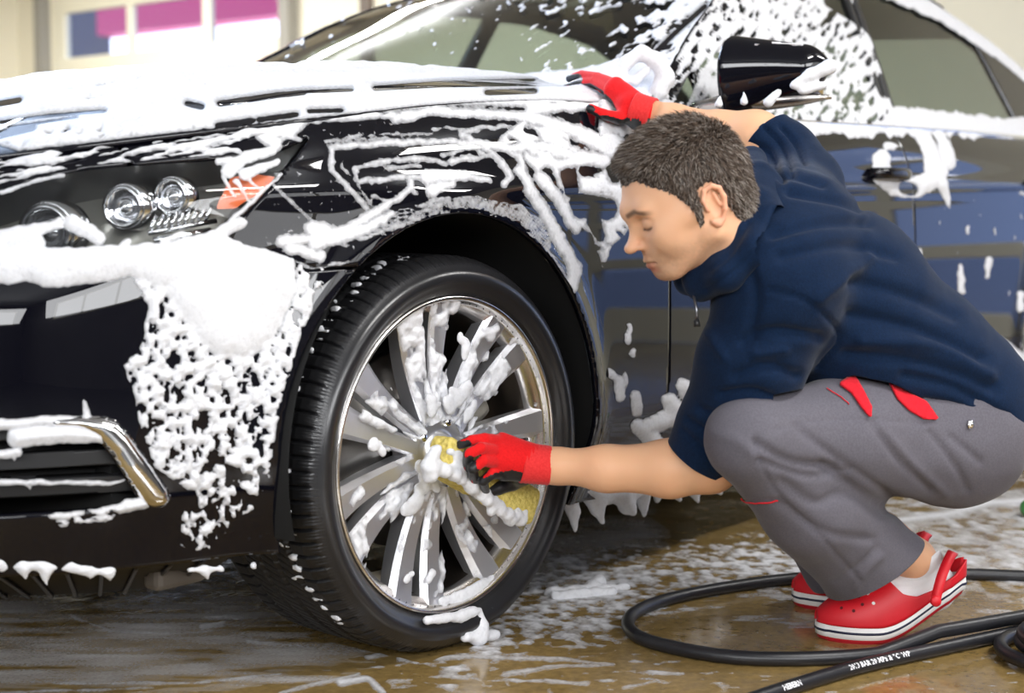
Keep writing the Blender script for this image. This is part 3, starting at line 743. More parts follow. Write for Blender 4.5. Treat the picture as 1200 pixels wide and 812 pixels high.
# headlight suds: lower left lumps, streak over the amber corner, edge line
HLF = [([(-40, 285), (20, 275), (70, 262)], 12, 7), ([(85, 262), (115, 278)], 11, 9), ([(0, 226), (40, 214), (75, 205)], 3, 2), ([(255, 190), (300, 186)], 4), ([(268, 200), (285, 185), (318, 178)], 9, 6),
       ([(285, 205), (325, 190)], 7, 4), ([(262, 208), (276, 232)], 3, 1.5), ([(275, 212), (292, 236)], 3, 1.2), ([(292, 210), (306, 226)], 2.5, 1), ([(330, 205), (285, 245), (262, 268)], 2.2, 3),
       ([(238, 292), (262, 270), (282, 262)], 9, 7), ([(140, 290), (150, 282)], 4), ([(0, 300), (40, 285)], 14), ([(-60, 300), (0, 292)], 14), ([(190, 283), (215, 274)], 4, 3)]
f1 = np.maximum(f1, strokefield(wx, wy, HLF))
over = polyfield(wx, wy, [(-80, 168), (60, 150), (150, 140), (260, 138), (330, 148), (332, 170), (260, 182), (180, 187), (100, 194), (40, 206), (-80, 236)])
streak = 1+17*(blotch(qx, qy, 42, 5.0, 88, 3, -.22)+.06); f1 = np.maximum(f1, np.minimum(over, streak))
# fog lamp recess and lower lip
FOGF = [([(-60, 505), (0, 497), (60, 493), (105, 492)], 8, 5), ([(20, 512), (90, 508), (120, 512)], 13, 8), ([(0, 532), (20, 530)], 6), ([(16, 530), (18, 541)], 4, 1), ([(-30, 563), (40, 565), (130, 566), (145, 562)], 4, 1.5), ([(30, 566), (36, 573)], 3, 1),
        ([(60, 605), (100, 602), (140, 596), (165, 588)], 4, 7), ([(150, 592), (172, 588)], 9, 7), ([(100, 470), (103, 492)], 2, 5), ([(70, 612), (130, 604)], 5)]
ff = strokefield(wx, wy, FOGF); ff = np.where((qx < 150) & (qy > 597), np.minimum(ff, 3+12*blotch(qx, qy, 7, 5, 8)), ff)
f1 = np.maximum(f1, np.where(qx < 215, ff, -9))
f1 = np.where(okp & (FB[..., 0] < 0.0), f1, -9)
foam_on(FB, NFB, f1, car, hmax=.018, soft=16, dens=5, film=.45, hnoise=.12)
# fender swirls
def cr(l): return [(300+a/2.707, 60+b_/2.707) for a, b_ in l]
DENSE = [(cr([(540, 400), (640, 395), (740, 412)]), 10, 4), (cr([(560, 440), (620, 420)]), 9, 6), (cr([(830, 375), (895, 470), (960, 590), (1010, 690), (1000, 745)]), 6, 10), (cr([(860, 440), (930, 540), (985, 640)]), 6, 9),
         (cr([(650, 262), (720, 242), (800, 238), (880, 242)]), 4, 2), (cr([(650, 265), (705, 292), (765, 340), (805, 395), (785, 420)]), 4, 5), (cr([(240, 305), (400, 292), (560, 288), (700, 290)]), 4.5, 5), (cr([(700, 290), (800, 310), (900, 300), (1000, 330), (1100, 345)]), 6, 10),
         (cr([(860, 205), (1000, 250), (1137, 310)]), 8, 12), (cr([(900, 330), (960, 360), (1050, 340)]), 8), (cr([(240, 308), (236, 375), (300, 440), (350, 497)]), 4, 3.5), (cr([(310, 372), (420, 348), (540, 340), (600, 357)]), 3.5, 4), (cr([(330, 412), (480, 400), (560, 402)]), 4),
         (cr([(490, 440), (400, 500), (290, 560), (180, 592), (80, 602)]), 5, 8), (cr([(180, 560), (260, 590), (300, 575)]), 11, 8), (cr([(480, 400), (505, 452)]), 4), (cr([(540, 410), (548, 458)]), 3), (cr([(370, 460), (420, 475), (480, 450)]), 2.5), (cr([(310, 375), (325, 415)]), 3), (cr([(590, 330), (700, 305), (720, 330)]), 3),
         (cr([(620, 350), (760, 330)]), 5, 3), (cr([(60, 250), (140, 280)]), 9, 3), (cr([(20, 260), (60, 300)]), 10), (cr([(640, 512), (760, 530), (900, 600), (1005, 745)]), 2.0, 2.2), (cr([(300, 665), (180, 690), (110, 665)]), 2, 1.5)]
FILM = [(cr([(225, 288), (330, 268), (430, 264), (560, 262)]), 1.5), (cr([(230, 300), (300, 280), (420, 278)]), 2), (cr([(270, 360), (370, 490)]), 1.5), (cr([(450, 215), (560, 190), (700, 200), (850, 205)]), 7), (cr([(560, 245), (700, 250)]), 2), (cr([(760, 300), (830, 330), (850, 390)]), 5), (cr([(420, 370), (520, 365)]), 2.5),
        (cr([(190, 600), (330, 570), (430, 520)]), 13, 5), (cr([(900, 400), (960, 470), (1010, 560)]), 8), (cr([(100, 620), (200, 650)]), 8), (cr([(330, 600), (430, 560), (520, 530)]), 3, 2)]
for k in range(9):       # streaks fanning out from the lamp corner
    a0 = (40+k*16, 470+k*14 if k < 6 else 540); FILM.append((cr([(50+18*k, 420+16*k), (110+18*k, 480+16*k), (190+13*k, 545+9*k)]), .6, 1.6))
for k in range(6):       # wiping marks along the arch
    FILM.append((cr([(560-10*k, 470+4*k), (700, 462+7*k), (830, 490+9*k), (930, 560+12*k)]), 1.0, 1.8))
    FILM.append((cr([(450-20*k, 560+14*k-60), (520, 505+8*k), (610, 490+6*k)]), .8, 1.2))
for k in range(7): FILM.append((cr([(480+30*k, 176+5*(k % 3)), (600+30*k, 184+5*(k % 2))]), .9))
fs = strokefield(wx, wy, DENSE); ff = strokefield(wx, wy, [(s_[0],)+tuple(max(w_, 1.5) for w_ in s_[1:]) for s_ in FILM])
right = polyfield(wx, wy, cr([(860, 195), (960, 205), (1137, 240), (1190, 300), (1190, 560), (1130, 620), (1100, 690), (1060, 580), (1010, 560), (960, 470), (880, 380), (820, 320), (760, 290)]))
holes = strokefield(qx, qy, [(cr([(985, 350), (1000, 440)]), 9, 7), (cr([(1030, 490), (1110, 500)]), 13, 11), (cr([(920, 390), (960, 480)]), 6, 4), (cr([(990, 232), (1070, 225)]), 7, 6), (cr([(1010, 285), (1080, 290)]), 4), (cr([(870, 215), (905, 222)]), 4), (cr([(800, 310), (830, 322)]), 4), (cr([(960, 335), (968, 345)]), 3), (cr([(1040, 380), (1090, 372)]), 5, 3), (cr([(1120, 350), (1137, 400)]), 6, 5), (cr([(1070, 540), (1090, 590)]), 7, 4)])
rp = np.minimum(np.minimum(right, -holes-1.2), 4+16*(blotch(qx, qy, 22, 9, 31, 3, .5)+.18))
topw = polyfield(wx, wy, [(250, 100), (720, 90), (720, 132), (660, 132), (620, 138), (585, 141), (536, 128), (500, 138), (466, 140), (400, 143), (360, 146), (350, 158), (330, 168), (310, 158), (262, 150), (250, 140)])
gaps = strokefield(qx, qy, [(cr([(0, 140), (200, 125)]), 3), ([(303, 140), (347, 134)], 2.4, 1.6), ([(362, 131), (402, 129)], 2.2), ([(372, 128), (407, 128)], 2), ([(470, 127), (520, 125), (612, 128)], 1.5), ([(500, 131), (600, 133)], 1.2), ([(255, 148), (296, 141)], 3.2), ([(266, 160), (262, 152)], 6)])
topw = np.minimum(np.minimum(topw, -gaps), 5+22*(blotch(qx, qy, 40, 5, 12, 3, -.05)+.30))
speck = -.5+3.3*(blotch(qx, qy, 3.0, 3.0, 77, 2)-.42)+0*qx
speck = np.where((qx > 310) & (qx < 480) & (qy > 138) & (qy < 300), speck, -5)
f2 = np.maximum.reduce([fs, rp, topw, ff, speck])
rag = 1.4*blotch(qx, qy, 5, 5, 4, 2)
ok2 = okp & ((FB[..., 2] > .665) | (FB[..., 0] > 0.1)) & (hlf.max() > 0)
dens_f = np.where(ff > np.maximum.reduce([fs, rp, topw]), .0, 1.0)
foam_on(FB, NFB, np.where(ok2, f2+rag*(f2 > -3), -9), car, hmax=.0045, soft=8, dens=7, film=.22)
# --- hood top and the fender strip beside it
TG = top_grid(-.86, .80, .03, 1.78, .0052); NT = grid_normals(TG); NT = NT*np.sign(NT[..., 2:3])
hx, hy, hd = proj(TG); tin2 = inside_plan(TG[..., 0], TG[..., 1])
seamd = np.abs(TG[..., 1]-hood_edge(TG[..., 0]))
ug, vg = TG[..., 0], TG[..., 1]
BLACKS = [([(258, 122), (326, 112), (356, 109)], 3.2, 2.6), ([(440, 104), (517, 99), (660, 96)], 2.6, 4.2), ([(571, 109), (626, 107)], 2.8), ([(0, 122), (22, 118)], 3), ([(-20, 163), (37, 150)], 4.5), ([(-10, 178), (20, 185), (35, 192)], 9, 5), ([(0, 144), (60, 136), (122, 131)], 1.6), ([(10, 150), (90, 138)], 1.2), ([(60, 192), (136, 174)], 3.5, 3), ([(120, 184), (200, 176), (250, 172)], 2.5, 2), ([(360, 108), (412, 106)], 1.5), ([(303, 141), (347, 135)], 2.6), ([(362, 131), (400, 130)], 2), ([(255, 148), (296, 142)], 3), ([(220, 122), (236, 126)], 3)]
fh = np.minimum(8+26*(blotch(hx, hy, 46, 6, 41, 3, -.10)+.42), -strokefield(hx, hy, BLACKS)-.3)
fh = np.where((hy > 150) & (hx < 260), np.minimum(fh, 4+18*(blotch(hx, hy, 12, 7, 44, 3, -.2)+.30)), fh)
fh = np.minimum(fh, (tin2-.002)*600)
foam_on(TG, NT, fh, car, hmax=.016, soft=14, dens=6, film=.4)
# --- doors: drops, patches, handle ring, sill
DB = band_grid(float(U_OF_X(.42)), float(U_OF_X(2.95)), 0, 1, .0062); ND = -grid_normals(DB)
if ND[..., 1].mean() > 0: ND = -ND
dx_, dy_, dd = proj(DB); ux, uy = wob(dx_, dy_, 9, 2.5, 8)
DROPS = [([(737, 383), (736, 400)], 3.5, 4.5), ([(741, 410), (740, 416)], 4), ([(716, 436), (724, 446), (726, 466)], 5, 7), ([(732, 440), (732, 450)], 4), ([(744, 462), (746, 480)], 6, 8), ([(760, 500), (790, 488), (830, 480)], 12), ([(784, 470), (790, 482)], 11, 14), ([(800, 452), (815, 470)], 9, 14), ([(748, 500), (770, 520)], 10),
         ([(1126, 312), (1126, 340)], 3.5, 5), ([(1158, 304), (1157, 325)], 4.5, 3.5), ([(1196, 345), (1195, 362)], 4), ([(1133, 265), (1133, 272)], 2), ([(1078, 290), (1078, 305)], 1.5), ([(1165, 269), (1166, 274)], 1.5), ([(1180, 415), (1210, 440)], 12, 22), ([(1170, 400), (1182, 408)], 6), ([(1190, 450), (1215, 480)], 14), ([(1196, 226), (1200, 228)], 2)]
HAND = [([(1033, 186), (1032, 205), (1048, 219), (1072, 220), (1092, 210)], 11, 12), ([(1082, 160), (1092, 185), (1098, 205)], 9, 13), ([(1102, 160), (1112, 190)], 7, 9), ([(1104, 215), (1110, 238)], 8, 3), ([(1040, 172), (1052, 174)], 6, 4)]
fd_ = np.maximum(strokefield(ux, uy, DROPS), np.minimum(strokefield(ux, uy, HAND), -strokefield(dx_, dy_, [([(1056, 182), (1058, 192)], 10), ([(1060, 220), (1068, 222)], 7)])))
jag = 161+7*blotch(dx_, dy_, 7, 40, 51, 3)+5*blotch(dx_, dy_, 28, 60, 52, 2)
fd_ = np.maximum(fd_, np.where(dx_ > 700, jag-dy_, -9))
mist = -.6+4*(blotch(dx_, dy_, 3, 9, 63, 2)-.62); fd_ = np.maximum(fd_, np.where((dx_ > 1080) & (dy_ < 420), mist, -9))
foam_on(DB, ND, np.where(np.hypot(DB[..., 0]+.014, DB[..., 2]-.374) > .39, fd_, -9), car, hmax=.012, soft=9, dens=4, film=.5)
# --- greenhouse side
GF = gh_grid(.58, 3.35, .0052); NG = -grid_normals(GF)
if NG[..., 1].mean() > 0: NG = -NG
gx2, gy2, gd2 = proj(GF); rz2 = roof_z(GF[..., 0])-GF[..., 2]; bz2 = GF[..., 2]-belt_z(GF[..., 0])
n_ = blotch(gx2, gy2, 9, 4.0, 61, 3, -.9)
f_front = 3+22*(n_+.16)-8*sstep(60, 110, gy2)*sstep(830, 790, gx2)*1.0-10*sstep(800, 770, gx2)
f_front = np.minimum(f_front, -strokefield(gx2, gy2, [([(975, 0), (1005, 20), (1022, 32)], 9, 6), ([(1040, 6), (1056, 60), (1066, 112)], 5, 4), ([(1034, 38), (1046, 80), (1052, 122)], 3.0, 4.0), ([(762, 120), (792, 79)], 2.0), ([(1028, 95), (1036, 108)], 4), ([(800, 110), (812, 90)], 9, 5)])-.5)
rear = np.maximum.reduce([(belt_z(GF[..., 0])+.070+.014*blotch(gx2, gy2, 7, 50, 66, 2)-GF[..., 2])*430, (.070+.010*blotch(gx2, gy2, 8, 8, 67)-rz2)*420, -1+5*(blotch(gx2, gy2, 3, 3, 68, 2)-.70)])
xr = GF[..., 0]-bp_x(GF[..., 2])-.02
fg = np.where(xr < 0, f_front, rear); fg = np.minimum(fg, (rz2-.001)*600)
foam_on(GF, NG, fg, car, hmax=.010, soft=10, dens=5, film=.4)
# --- windscreen, A pillar and roof
WX, WW = np.meshgrid(np.linspace(.66, 2.7, 380), np.linspace(0, 1.9, 330), indexing='ij')
def top_full(x, w): 
    P = top_surf(x, np.minimum(w, 2-w)); P[..., 1] = np.where(w > 1, 2*MID-P[..., 1], P[..., 1]); return P
WG = top_full(WX, WW); NW = grid_normals(WG); NW = NW*np.sign(NW[..., 2:3]); vx, vy, vd = proj(WG)
nn = blotch(vx, vy, 11, 5, 71, 3, -.55)
fw = -9+24*(nn-.05)+9*sstep(560, 760, vx)+10*sstep(740, 800, vx)-3*sstep(20, 70, vy)
fw = np.minimum(fw, -strokefield(vx, vy, [([(690, 40), (715, 22), (735, 15)], 16, 8), ([(760, 70), (790, 40), (826, 8)], 2.5)]))
fw = np.maximum(fw, (88+3*blotch(vx, vy, 18, 9, 74)-5*sstep(560, 640, vx)-14*sstep(650, 735, vx)-vy)*-1*1.0)
fw = np.where(WX > 1.46, 6+20*(nn+.3), fw)
fw = np.where(WW > 1.85, -9, fw)
foam_on(WG, NW, fw, car, hmax=.008, soft=9, dens=5, film=.25)
# --- lumps, drips and ropes of suds as rounded bodies
crng = np.random.default_rng(11)
def lumps(items, parent_off, parent, h=.004, noise=.0025, name='foam', flat=None, clump=False, thick=1.0, seed=5, label=None):
    """items: (list of points, r0, r1) in world metres"""
    allp = np.vstack([np.array(i[0]) for i in items]); rm = max(max(i[1], i[2]) for i in items)+.02
    b = Blob(allp.min(0)-rm, allp.max(0)+rm, h)
    for pts, r0, r1 in items:
        n = max(len(pts)-1, 1)
        if clump:                       # ragged clots instead of a smooth rope
            c_ = curve(pts, max(3, int(np.linalg.norm(np.diff(np.array(pts), axis=0), axis=1).sum()/.006))); rr = np.linspace(r0, r1, len(c_))
            for p_, r_ in zip(c_, rr):
                for _ in range(2): b.ell(p_+crng.normal(0, .45, 3)*r_*np.array([1, .4, 1]), np.full(3, r_*crng.uniform(.35, .95)), None, k=.010)
            continue
        for i in range(len(pts)-1): b.cone(pts[i], pts[i+1], r0+(r1-r0)*i/n, r0+(r1-r0)*(i+1)/n, .010)
    V, Q = b.mesh(1); N = mesh_normals(V, Q); V = V+N*(noise*fbm(V[:, 0]*70, V[:, 1]*70, V[:, 2]*70, seed, 3))[:, None]
    if flat is not None: V[:, 1] = flat[0]+(V[:, 1]-flat[0])*flat[1]
    me = make_mesh(name, V-parent_off, Q.tolist()); add_thick(me, np.full(len(V), thick)); o = link(name, me, M_FOAM, parent); tag(o, label=label, kind='stuff'); return o
def ypx(l, Y): return [pix_y(a, b_, Y) for a, b_ in l]
CO = np.array([0, MID, 0])
lump_sill = []
for (l, r0, r1) in [([(664, 578), (672, 600), (674, 622)], .022, .004), ([(690, 572), (700, 595), (706, 612)], .024, .005), ([(725, 575), (735, 592), (742, 600)], .026, .008), ([(752, 575), (755, 604)], .022, .005), ([(772, 572), (770, 585)], .018, .008), ([(790, 572), (797, 586)], .018, .005), ([(812, 572), (818, 588)], .018, .004), ([(838, 568), (845, 578)], .018, .004), ([(665, 572), (720, 568), (780, 560), (850, 556)], .022, .018), ([(700, 580), (740, 574)], .022, .022), ([(1180, 470), (1230, 500)], .03, .04), ([(1190, 440), (1230, 450)], .03, .03)]:
    lump_sill.append((ypx(l, .03), r0, r1))
lumps(lump_sill, CO, car)
lip = []
for (l, r0, r1) in [([(-30, 662), (40, 661), (95, 666)], .008, .006), ([(0, 660), (3, 668)], .012, .004), ([(28, 664), (30, 676)], .011, .003), ([(52, 664), (55, 686)], .012, .002), ([(84, 650), (84, 660)], .008, .008), ([(104, 668), (106, 675)], .008, .003), ([(127, 670), (129, 679)], .009, .002), ([(95, 667), (130, 669)], .006, .005), ([(240, 668), (243, 677)], .007, .003), ([(222, 668), (250, 667)], .004, .004), ([(258, 666), (260, 668)], .005, .004), ([(297, 663), (299, 666)], .006, .003)]:
    dep = [on_front(a, min(b_, 655)) for a, b_ in l]; lip.append(([pix(a, b_, float((on_front(a, 650)[0]-CAM)@CF)+.012) for a, b_ in l], r0, r1))
lumps(lip, CO, car, h=.003)
# shut-line eye of suds on the fender corner and lumps on the mirror
eye = []
for l, r0, r1 in [([(722, 92), (735, 72), (752, 62), (772, 72), (780, 92), (772, 106)], .012, .020), ([(700, 96), (720, 88)], .010, .016), ([(722, 92), (745, 94), (756, 84)], .008, .010)]:
    eye.append(([pix(a, b_, 3.22) for a, b_ in l], r0, r1))
lumps(eye, CO, car, h=.004)
ml = []
for l, r0, r1 in [([(930, 100), (950, 88), (972, 78)], .008, .016), ([(900, 120), (912, 108)], .010, .008), ([(842, 122), (844, 112)], .008, .003), ([(872, 120), (872, 108)], .008, .003), ([(940, 106), (965, 100)], .010, .008), ([(905, 50), (940, 52)], .003, .004), ([(885, 52), (890, 52)], .003, .003)]:
    ml.append(([pix(a, b_, 3.06+.0*a) for a, b_ in l], r0, r1))
lumps(ml, CO, mir, h=.004)
# wheel suds: lather clinging to the spoke faces, thicker towards the hub, and clots in the corners
HEAVY = {0: .34, 1: .30, 2: .22, 3: .12, 4: -.30, 5: -.2, 6: -.15, 7: -.05, 8: .02, 9: -.22, 10: .05, 11: -.05, 12: -.10, 13: -.16}
for i, a in enumerate(SPOKE_A):
    Tn, Qn = np.meshgrid(np.linspace(0, 1, 90), np.linspace(-.62, .62, 20), indexing='ij'); sg = -1 if i % 2 == 0 else 1
    r_, w_, y_ = .058+.2075*Tn, .031+.008*Tn+.022*Tn**2, .030-.004*Tn-.012*Tn**2+.010*np.sin(np.pi*Tn)
    loc = np.stack([Qn*w_+sg*.004*(1-Tn), y_+.012*np.clip(np.abs(Qn)-.36, 0, 1)*4*.25, r_], -1)
    edge_ = (.60-np.abs(Qn))*w_*700; side = fbm(Tn*3.2+i*7, Qn*.8, None, 201, 2)
    nz = fbm(Tn*6+i*5, Qn*1.7+i, None, 200+i, 3)
    f = 7*(nz*.9+HEAVY[i]+.32*(1-Tn)-.26+.55*side*Qn*2*(1 if i % 3 else -1)); f = np.minimum(f, edge_+3*nz)
    hgt = .010*(1-np.exp(-np.maximum(f, 0)/3.0))*(1+.5*fbm(Tn*22+i, Qn*6, None, 300+i, 2)); loc[..., 1] -= hgt+.0008
    R = np.array(Matrix.Rotation(a, 3, 'Y')); v, fc, hh = grid_clip(loc@R.T, f, np.clip(.35+np.maximum(f, 0)/2.5, 0, 1), True)
    if len(fc) < 8: continue
    hh[hh == 0] = .3; me = make_mesh('foam', v, fc); add_thick(me, hh); tag(link('foam', me, M_FOAM, WH), kind='stuff')
wsud = []
def wl(l, Y, r0, r1): wsud.append(([pix_y(a, b_, Y) for a, b_ in l], r0, r1))
for l, r0, r1 in [([(505, 470), (512, 482)], 8, 7), ([(532, 460), (537, 470)], 7, 8), ([(550, 450), (540, 472)], 7, 7), ([(556, 474), (548, 488)], 6, 7), ([(440, 520), (452, 530)], 7, 5), ([(490, 590), (478, 600)], 9, 7), ([(500, 570), (488, 590)], 9, 8),
                  ([(556, 694), (590, 672), (612, 642)], 7, 4), ([(520, 706), (560, 694)], 4, 7), ([(515, 570), (500, 560), (494, 545)], 6, 5), ([(520, 470), (530, 480)], 6, 6), ([(540, 395), (548, 405), (545, 420)], 5, 4), ([(478, 680), (486, 672)], 4, 3), ([(508, 672), (504, 680)], 5, 4)]:
    wl(l, .008, r0/690, r1/690)
WM = np.array(Matrix.Rotation(-.0446, 4, 'Z'))
def to_wheel(p): return (np.asarray(p)-np.array([0, 0, .345]))@WM[:3, :3]
wsud = [([to_wheel(p) for p in pts], a, b_) for pts, a, b_ in wsud]
lumps(wsud, np.zeros(3), WH, h=.0028, noise=.003, flat=(.018, .6), clump=True)
tl = []
for l, r0, r1 in [([(562, 715), (564, 735), (560, 745)], .006, .018), ([(545, 746), (580, 744)], .010, .010), ([(500, 727), (540, 722), (555, 716)], .008, .010), ([(575, 712), (578, 708)], .004, .003), ([(600, 690), (604, 684)], .003, .003), ([(655, 470), (658, 500)], .003, .003), ([(648, 430), (654, 450)], .004, .003), ([(630, 395), (640, 412)], .004, .003), ([(661, 520), (662, 540)], .003, .003), ([(610, 372), (620, 384)], .003, .003)]:
    tl.append(([to_wheel(pix_y(a, b_, -.012)) for a, b_ in l], r0, r1))
lumps(tl, np.zeros(3), WH, h=.003)
# suds caught between the tread blocks facing the camera
td = []
for k in range(44):
    a = math.radians(-118+3.99*k*.9-20); ys_ = .03+.03*random.random()
    for q in range(2):
        yy = .028+.05*random.random(); a2 = a+random.uniform(-.01, .01); L_ = .006+.014*random.random(); rr = .343
        td.append(([np.array([rr*math.sin(a2), yy, rr*math.cos(a2)]), np.array([rr*math.sin(a2), yy+L_, rr*math.cos(a2)])], .0022+.0025*random.random(), .0022))
td = [t for t in td if t[0][0][0] < -.05]
lumps(td, np.zeros(3), WH, h=.003, noise=.001)
# ------------------------------------------------------------------ the man
man = empty('person', tuple(pix_floor(1040, 735))); MO = np.array(man.location)
tag(man, 'crouching person in navy fleece and grey work trousers washing the wheel', 'person')
def mpart(name, V, Q, m, parent=None, smooth=True, off=None):   # all parts share the man's origin
    o = obj(name, np.asarray(V, float)-MO, Q if isinstance(Q, list) else Q.tolist(), m, parent or man, smooth); return o
def skin_mat():
    m = mat('skin', (.70, .385, .225), .48, spec=.35, bump=(220, .06, .001)); nt = m.node_tree; b = nt.nodes['Principled BSDF']
    b.inputs['Subsurface Weight'].default_value = .12; b.inputs['Subsurface Radius'].default_value = (.012, .005, .003)
    at = nt.nodes.new('ShaderNodeAttribute'); at.attribute_name = 'tint'; nt.links.new(at.outputs['Color'], b.inputs['Base Color']); return m
M_SKIN = skin_mat()
def cloth(name, col, col2, scale, bump, sheen=.3):
    m = mat(name, col, .9, noise=(scale, col2, .35, .65), bump=bump, spec=.2, sheen=sheen); return m
M_FLEECE = cloth('navy_fleece', (.0016, .0100, .033), (.0026, .0145, .046), 260, (420, .35, .002), .08)
M_TROUS = cloth('grey_twill', (.112, .105, .126), (.135, .127, .15), 300, (600, .2, .001), .1)
M_REDC = cloth('red_cloth', (.62, .012, .022), (.70, .016, .03), 200, (500, .2, .001), .1)
M_GLOVE = cloth('red_knit_glove', (.70, .010, .012), (.78, .014, .016), 260, (500, .4, .0012), .15)
M_CUFF = cloth('red_knit_cuff', (.80, .045, .045), (.72, .03, .03), 260, (500, .4, .0012), .15)
M_RUBG = mat('black_glove_coating', (.015, .015, .017), .38, bump=(160, .3, .002))
M_HAIR = mat('hair', (.045, .032, .024), .55, spec=.3)
S_ = lambda a: np.asarray(a, float)
FW = HF                                             # away from the camera, level
UPV = np.array([0, 0, 1.0])
wide = lambda k: dict(squash=(FW, k))
def P_(x, y, d): return pix(x, y, d)
def fit_blob(pts, pad, h):
    A = np.array(pts); return Blob(A.min(0)-pad, A.max(0)+pad, h)
def crease(V, N, lines, up=None):
    """press fold lines (valleys < 0, ridges > 0) into a garment: (points, half width px, depth m)"""
    x, y, d = proj(V); vis = sstep(.35, -.25, N@CF); out = np.zeros(len(V))
    for pts, w, dep in lines:
        c = curve(pts, 24); f = strokefield(x, y, [([tuple(q) for q in c], 0.0)], -999.)     # -distance
        out += vis*dep*np.exp(-(f/w)**2)
    return V+N*out[:, None]
# ---- fleece
hipc = P_(1098, 470, 2.72); spine = [P_(1112, 462, 2.72), P_(1050, 412, 2.71), P_(985, 345, 2.68), P_(925, 290, 2.62), P_(893, 262, 2.58)]
shN, shF = P_(912, 330, 2.46), P_(938, 222, 2.80); elN = P_(846, 524, 2.54); wrN = P_(650, 546, 2.62)
elF = P_(872, 158, 2.86); wrF = P_(772, 134, 2.98)
fl = fit_blob(spine+[shN, shF, elN, elF], .22, .0062)
fl.cone(spine[0], spine[1], .126, .132, .03, **wide(.70)).cone(spine[1], spine[2], .132, .140, .04, **wide(.68)).cone(spine[2], spine[3], .140, .125, .04, **wide(.64)).cone(spine[3], spine[4], .112, .078, .04, **wide(.62))
fl.cone(P_(1085, 425, 2.70), P_(1130, 480, 2.72), .115, .118, .04, **wide(.75))
fl.cone(P_(1150, 470, 2.72), P_(1158, 500, 2.72), .055, .045, .05, **wide(.6))
fl.cone(P_(930, 350, 2.62), P_(1000, 420, 2.66), .11, .12, .05, **wide(.72))                        # belly
fl.cone(shN, P_(882, 425, 2.48), .098, .084, .05).cone(P_(882, 425, 2.48), P_(845, 500, 2.53), .084, .073, .03).cone(P_(845, 500, 2.53), P_(806, 556, 2.56), .068, .056, .02)
fl.cone(P_(925, 270, 2.55), shN, .095, .095, .05)
fl.cone(P_(925, 250, 2.66), shF, .085, .072, .05).cone(shF, P_(918, 184, 2.85), .074, .066, .03).cone(P_(918, 184, 2.85), P_(888, 156, 2.865), .064, .060, .015)
V, Q = fl.mesh(2); N = mesh_normals(V, Q)
nz = fbm(V@CR*9+V[:, 2]*7, V@FW*6, V[:, 2]*16-V@CR*9, 5, 3); V = V+N*(.0055*nz)[:, None]; V = relax(V, Q, 1)
FOLDS = [([(900, 339), (944, 352), (984, 392), (960, 430)], 2.2, -.004), ([(870, 400), (905, 388), (960, 395)], 6, -.007), ([(862, 440), (900, 428), (935, 440)], 6, -.007), ([(845, 462), (880, 458), (905, 466)], 5, -.006), ([(820, 480), (845, 490), (862, 505)], 4, -.005), ([(806, 492), (830, 508), (850, 528)], 3.5, -.005), ([(800, 505), (818, 522), (838, 542)], 3, -.004), ([(884, 414), (920, 410)], 5, .005),
         ([(905, 275), (960, 262), (1020, 262)], 6, -.006), ([(915, 300), (985, 288), (1050, 300)], 7, -.006), ([(925, 225), (980, 235), (1010, 245)], 5, -.006), ([(1000, 330), (1060, 345), (1120, 370)], 8, -.006), ([(1000, 370), (1070, 385), (1150, 420)], 8, -.007), ([(990, 415), (1080, 425), (1165, 455)], 7, -.006), ([(1060, 440), (1120, 455), (1180, 490)], 6, -.006), ([(1085, 470), (1130, 480), (1175, 515)], 4, -.005), ([(960, 350), (1020, 300)], 7, .005), ([(1010, 400), (1100, 405), (1160, 440)], 7, .005),
         ([(896, 150), (915, 170), (930, 200)], 3, -.006), ([(915, 148), (930, 165), (944, 190)], 3, -.006), ([(880, 172), (900, 178), (918, 210)], 4, -.006), ([(890, 200), (930, 205), (965, 215)], 5, -.006), ([(870, 300), (885, 340), (880, 390)], 7, -.005), ([(830, 390), (850, 420)], 5, .004)]
V = crease(V, N, [(p_, w_, d_*1.6) for p_, w_, d_ in FOLDS])
# hem: cut the fleece off below the waist line
fx, fy, fdp = proj(V)
armdir = P_(806, 556, 2.56)-P_(845, 500, 2.53); armdir /= np.linalg.norm(armdir)
hem = np.interp(fx, [880, 910, 962, 1000, 1045, 1062, 1092, 1140, 1165, 1193, 1230], [470, 462, 452, 440, 449, 457, 473, 499, 514, 530, 540])-fy
cuffn = -(V-P_(815, 536, 2.55))@armdir*650; fdir = P_(890, 156, 2.86)-P_(935, 200, 2.82); fdir /= np.linalg.norm(fdir); cufff = -(V-P_(898, 162, 2.86))@fdir*650
inarm = (fx < 905) & (fy > 380); inf = (fy < 230) & (fx < 945) & ((V-CAM)@CF > 2.72)
field = np.where(inarm, cuffn, np.where(inf, cufff, hem))
VV, FF = mesh_clip(V, Q, field)
o = mpart('fleece', VV, FF, M_FLEECE); solidify(o, .006, -1)
# collar folded down round the neck, zip with its puller
cb = fit_blob([P_(815, 330, 2.40), P_(905, 190, 2.75)], .1, .004)
ring = [P_(818, 322, 2.44), P_(842, 303, 2.415), P_(868, 272, 2.41), P_(884, 238, 2.44), P_(888, 208, 2.52), P_(880, 190, 2.60), P_(850, 215, 2.68), P_(820, 270, 2.64), P_(806, 315, 2.56), P_(808, 328, 2.48)]
for i in range(len(ring)-1): cb.cone(ring[i], ring[i+1], .026, .026, .008)
ring2 = [P_(822, 338, 2.44), P_(852, 322, 2.385), P_(884, 292, 2.375), P_(902, 258, 2.41), P_(904, 222, 2.51)]
for i in range(4): cb.cone(ring2[i], ring2[i+1], .022, .024, .022)
V, Q = cb.mesh(2); N = mesh_normals(V, Q); V = crease(V, N, [([(826, 340), (860, 318), (890, 285), (906, 245)], 3, -.004), ([(830, 318), (856, 296), (876, 262)], 4, -.003)])
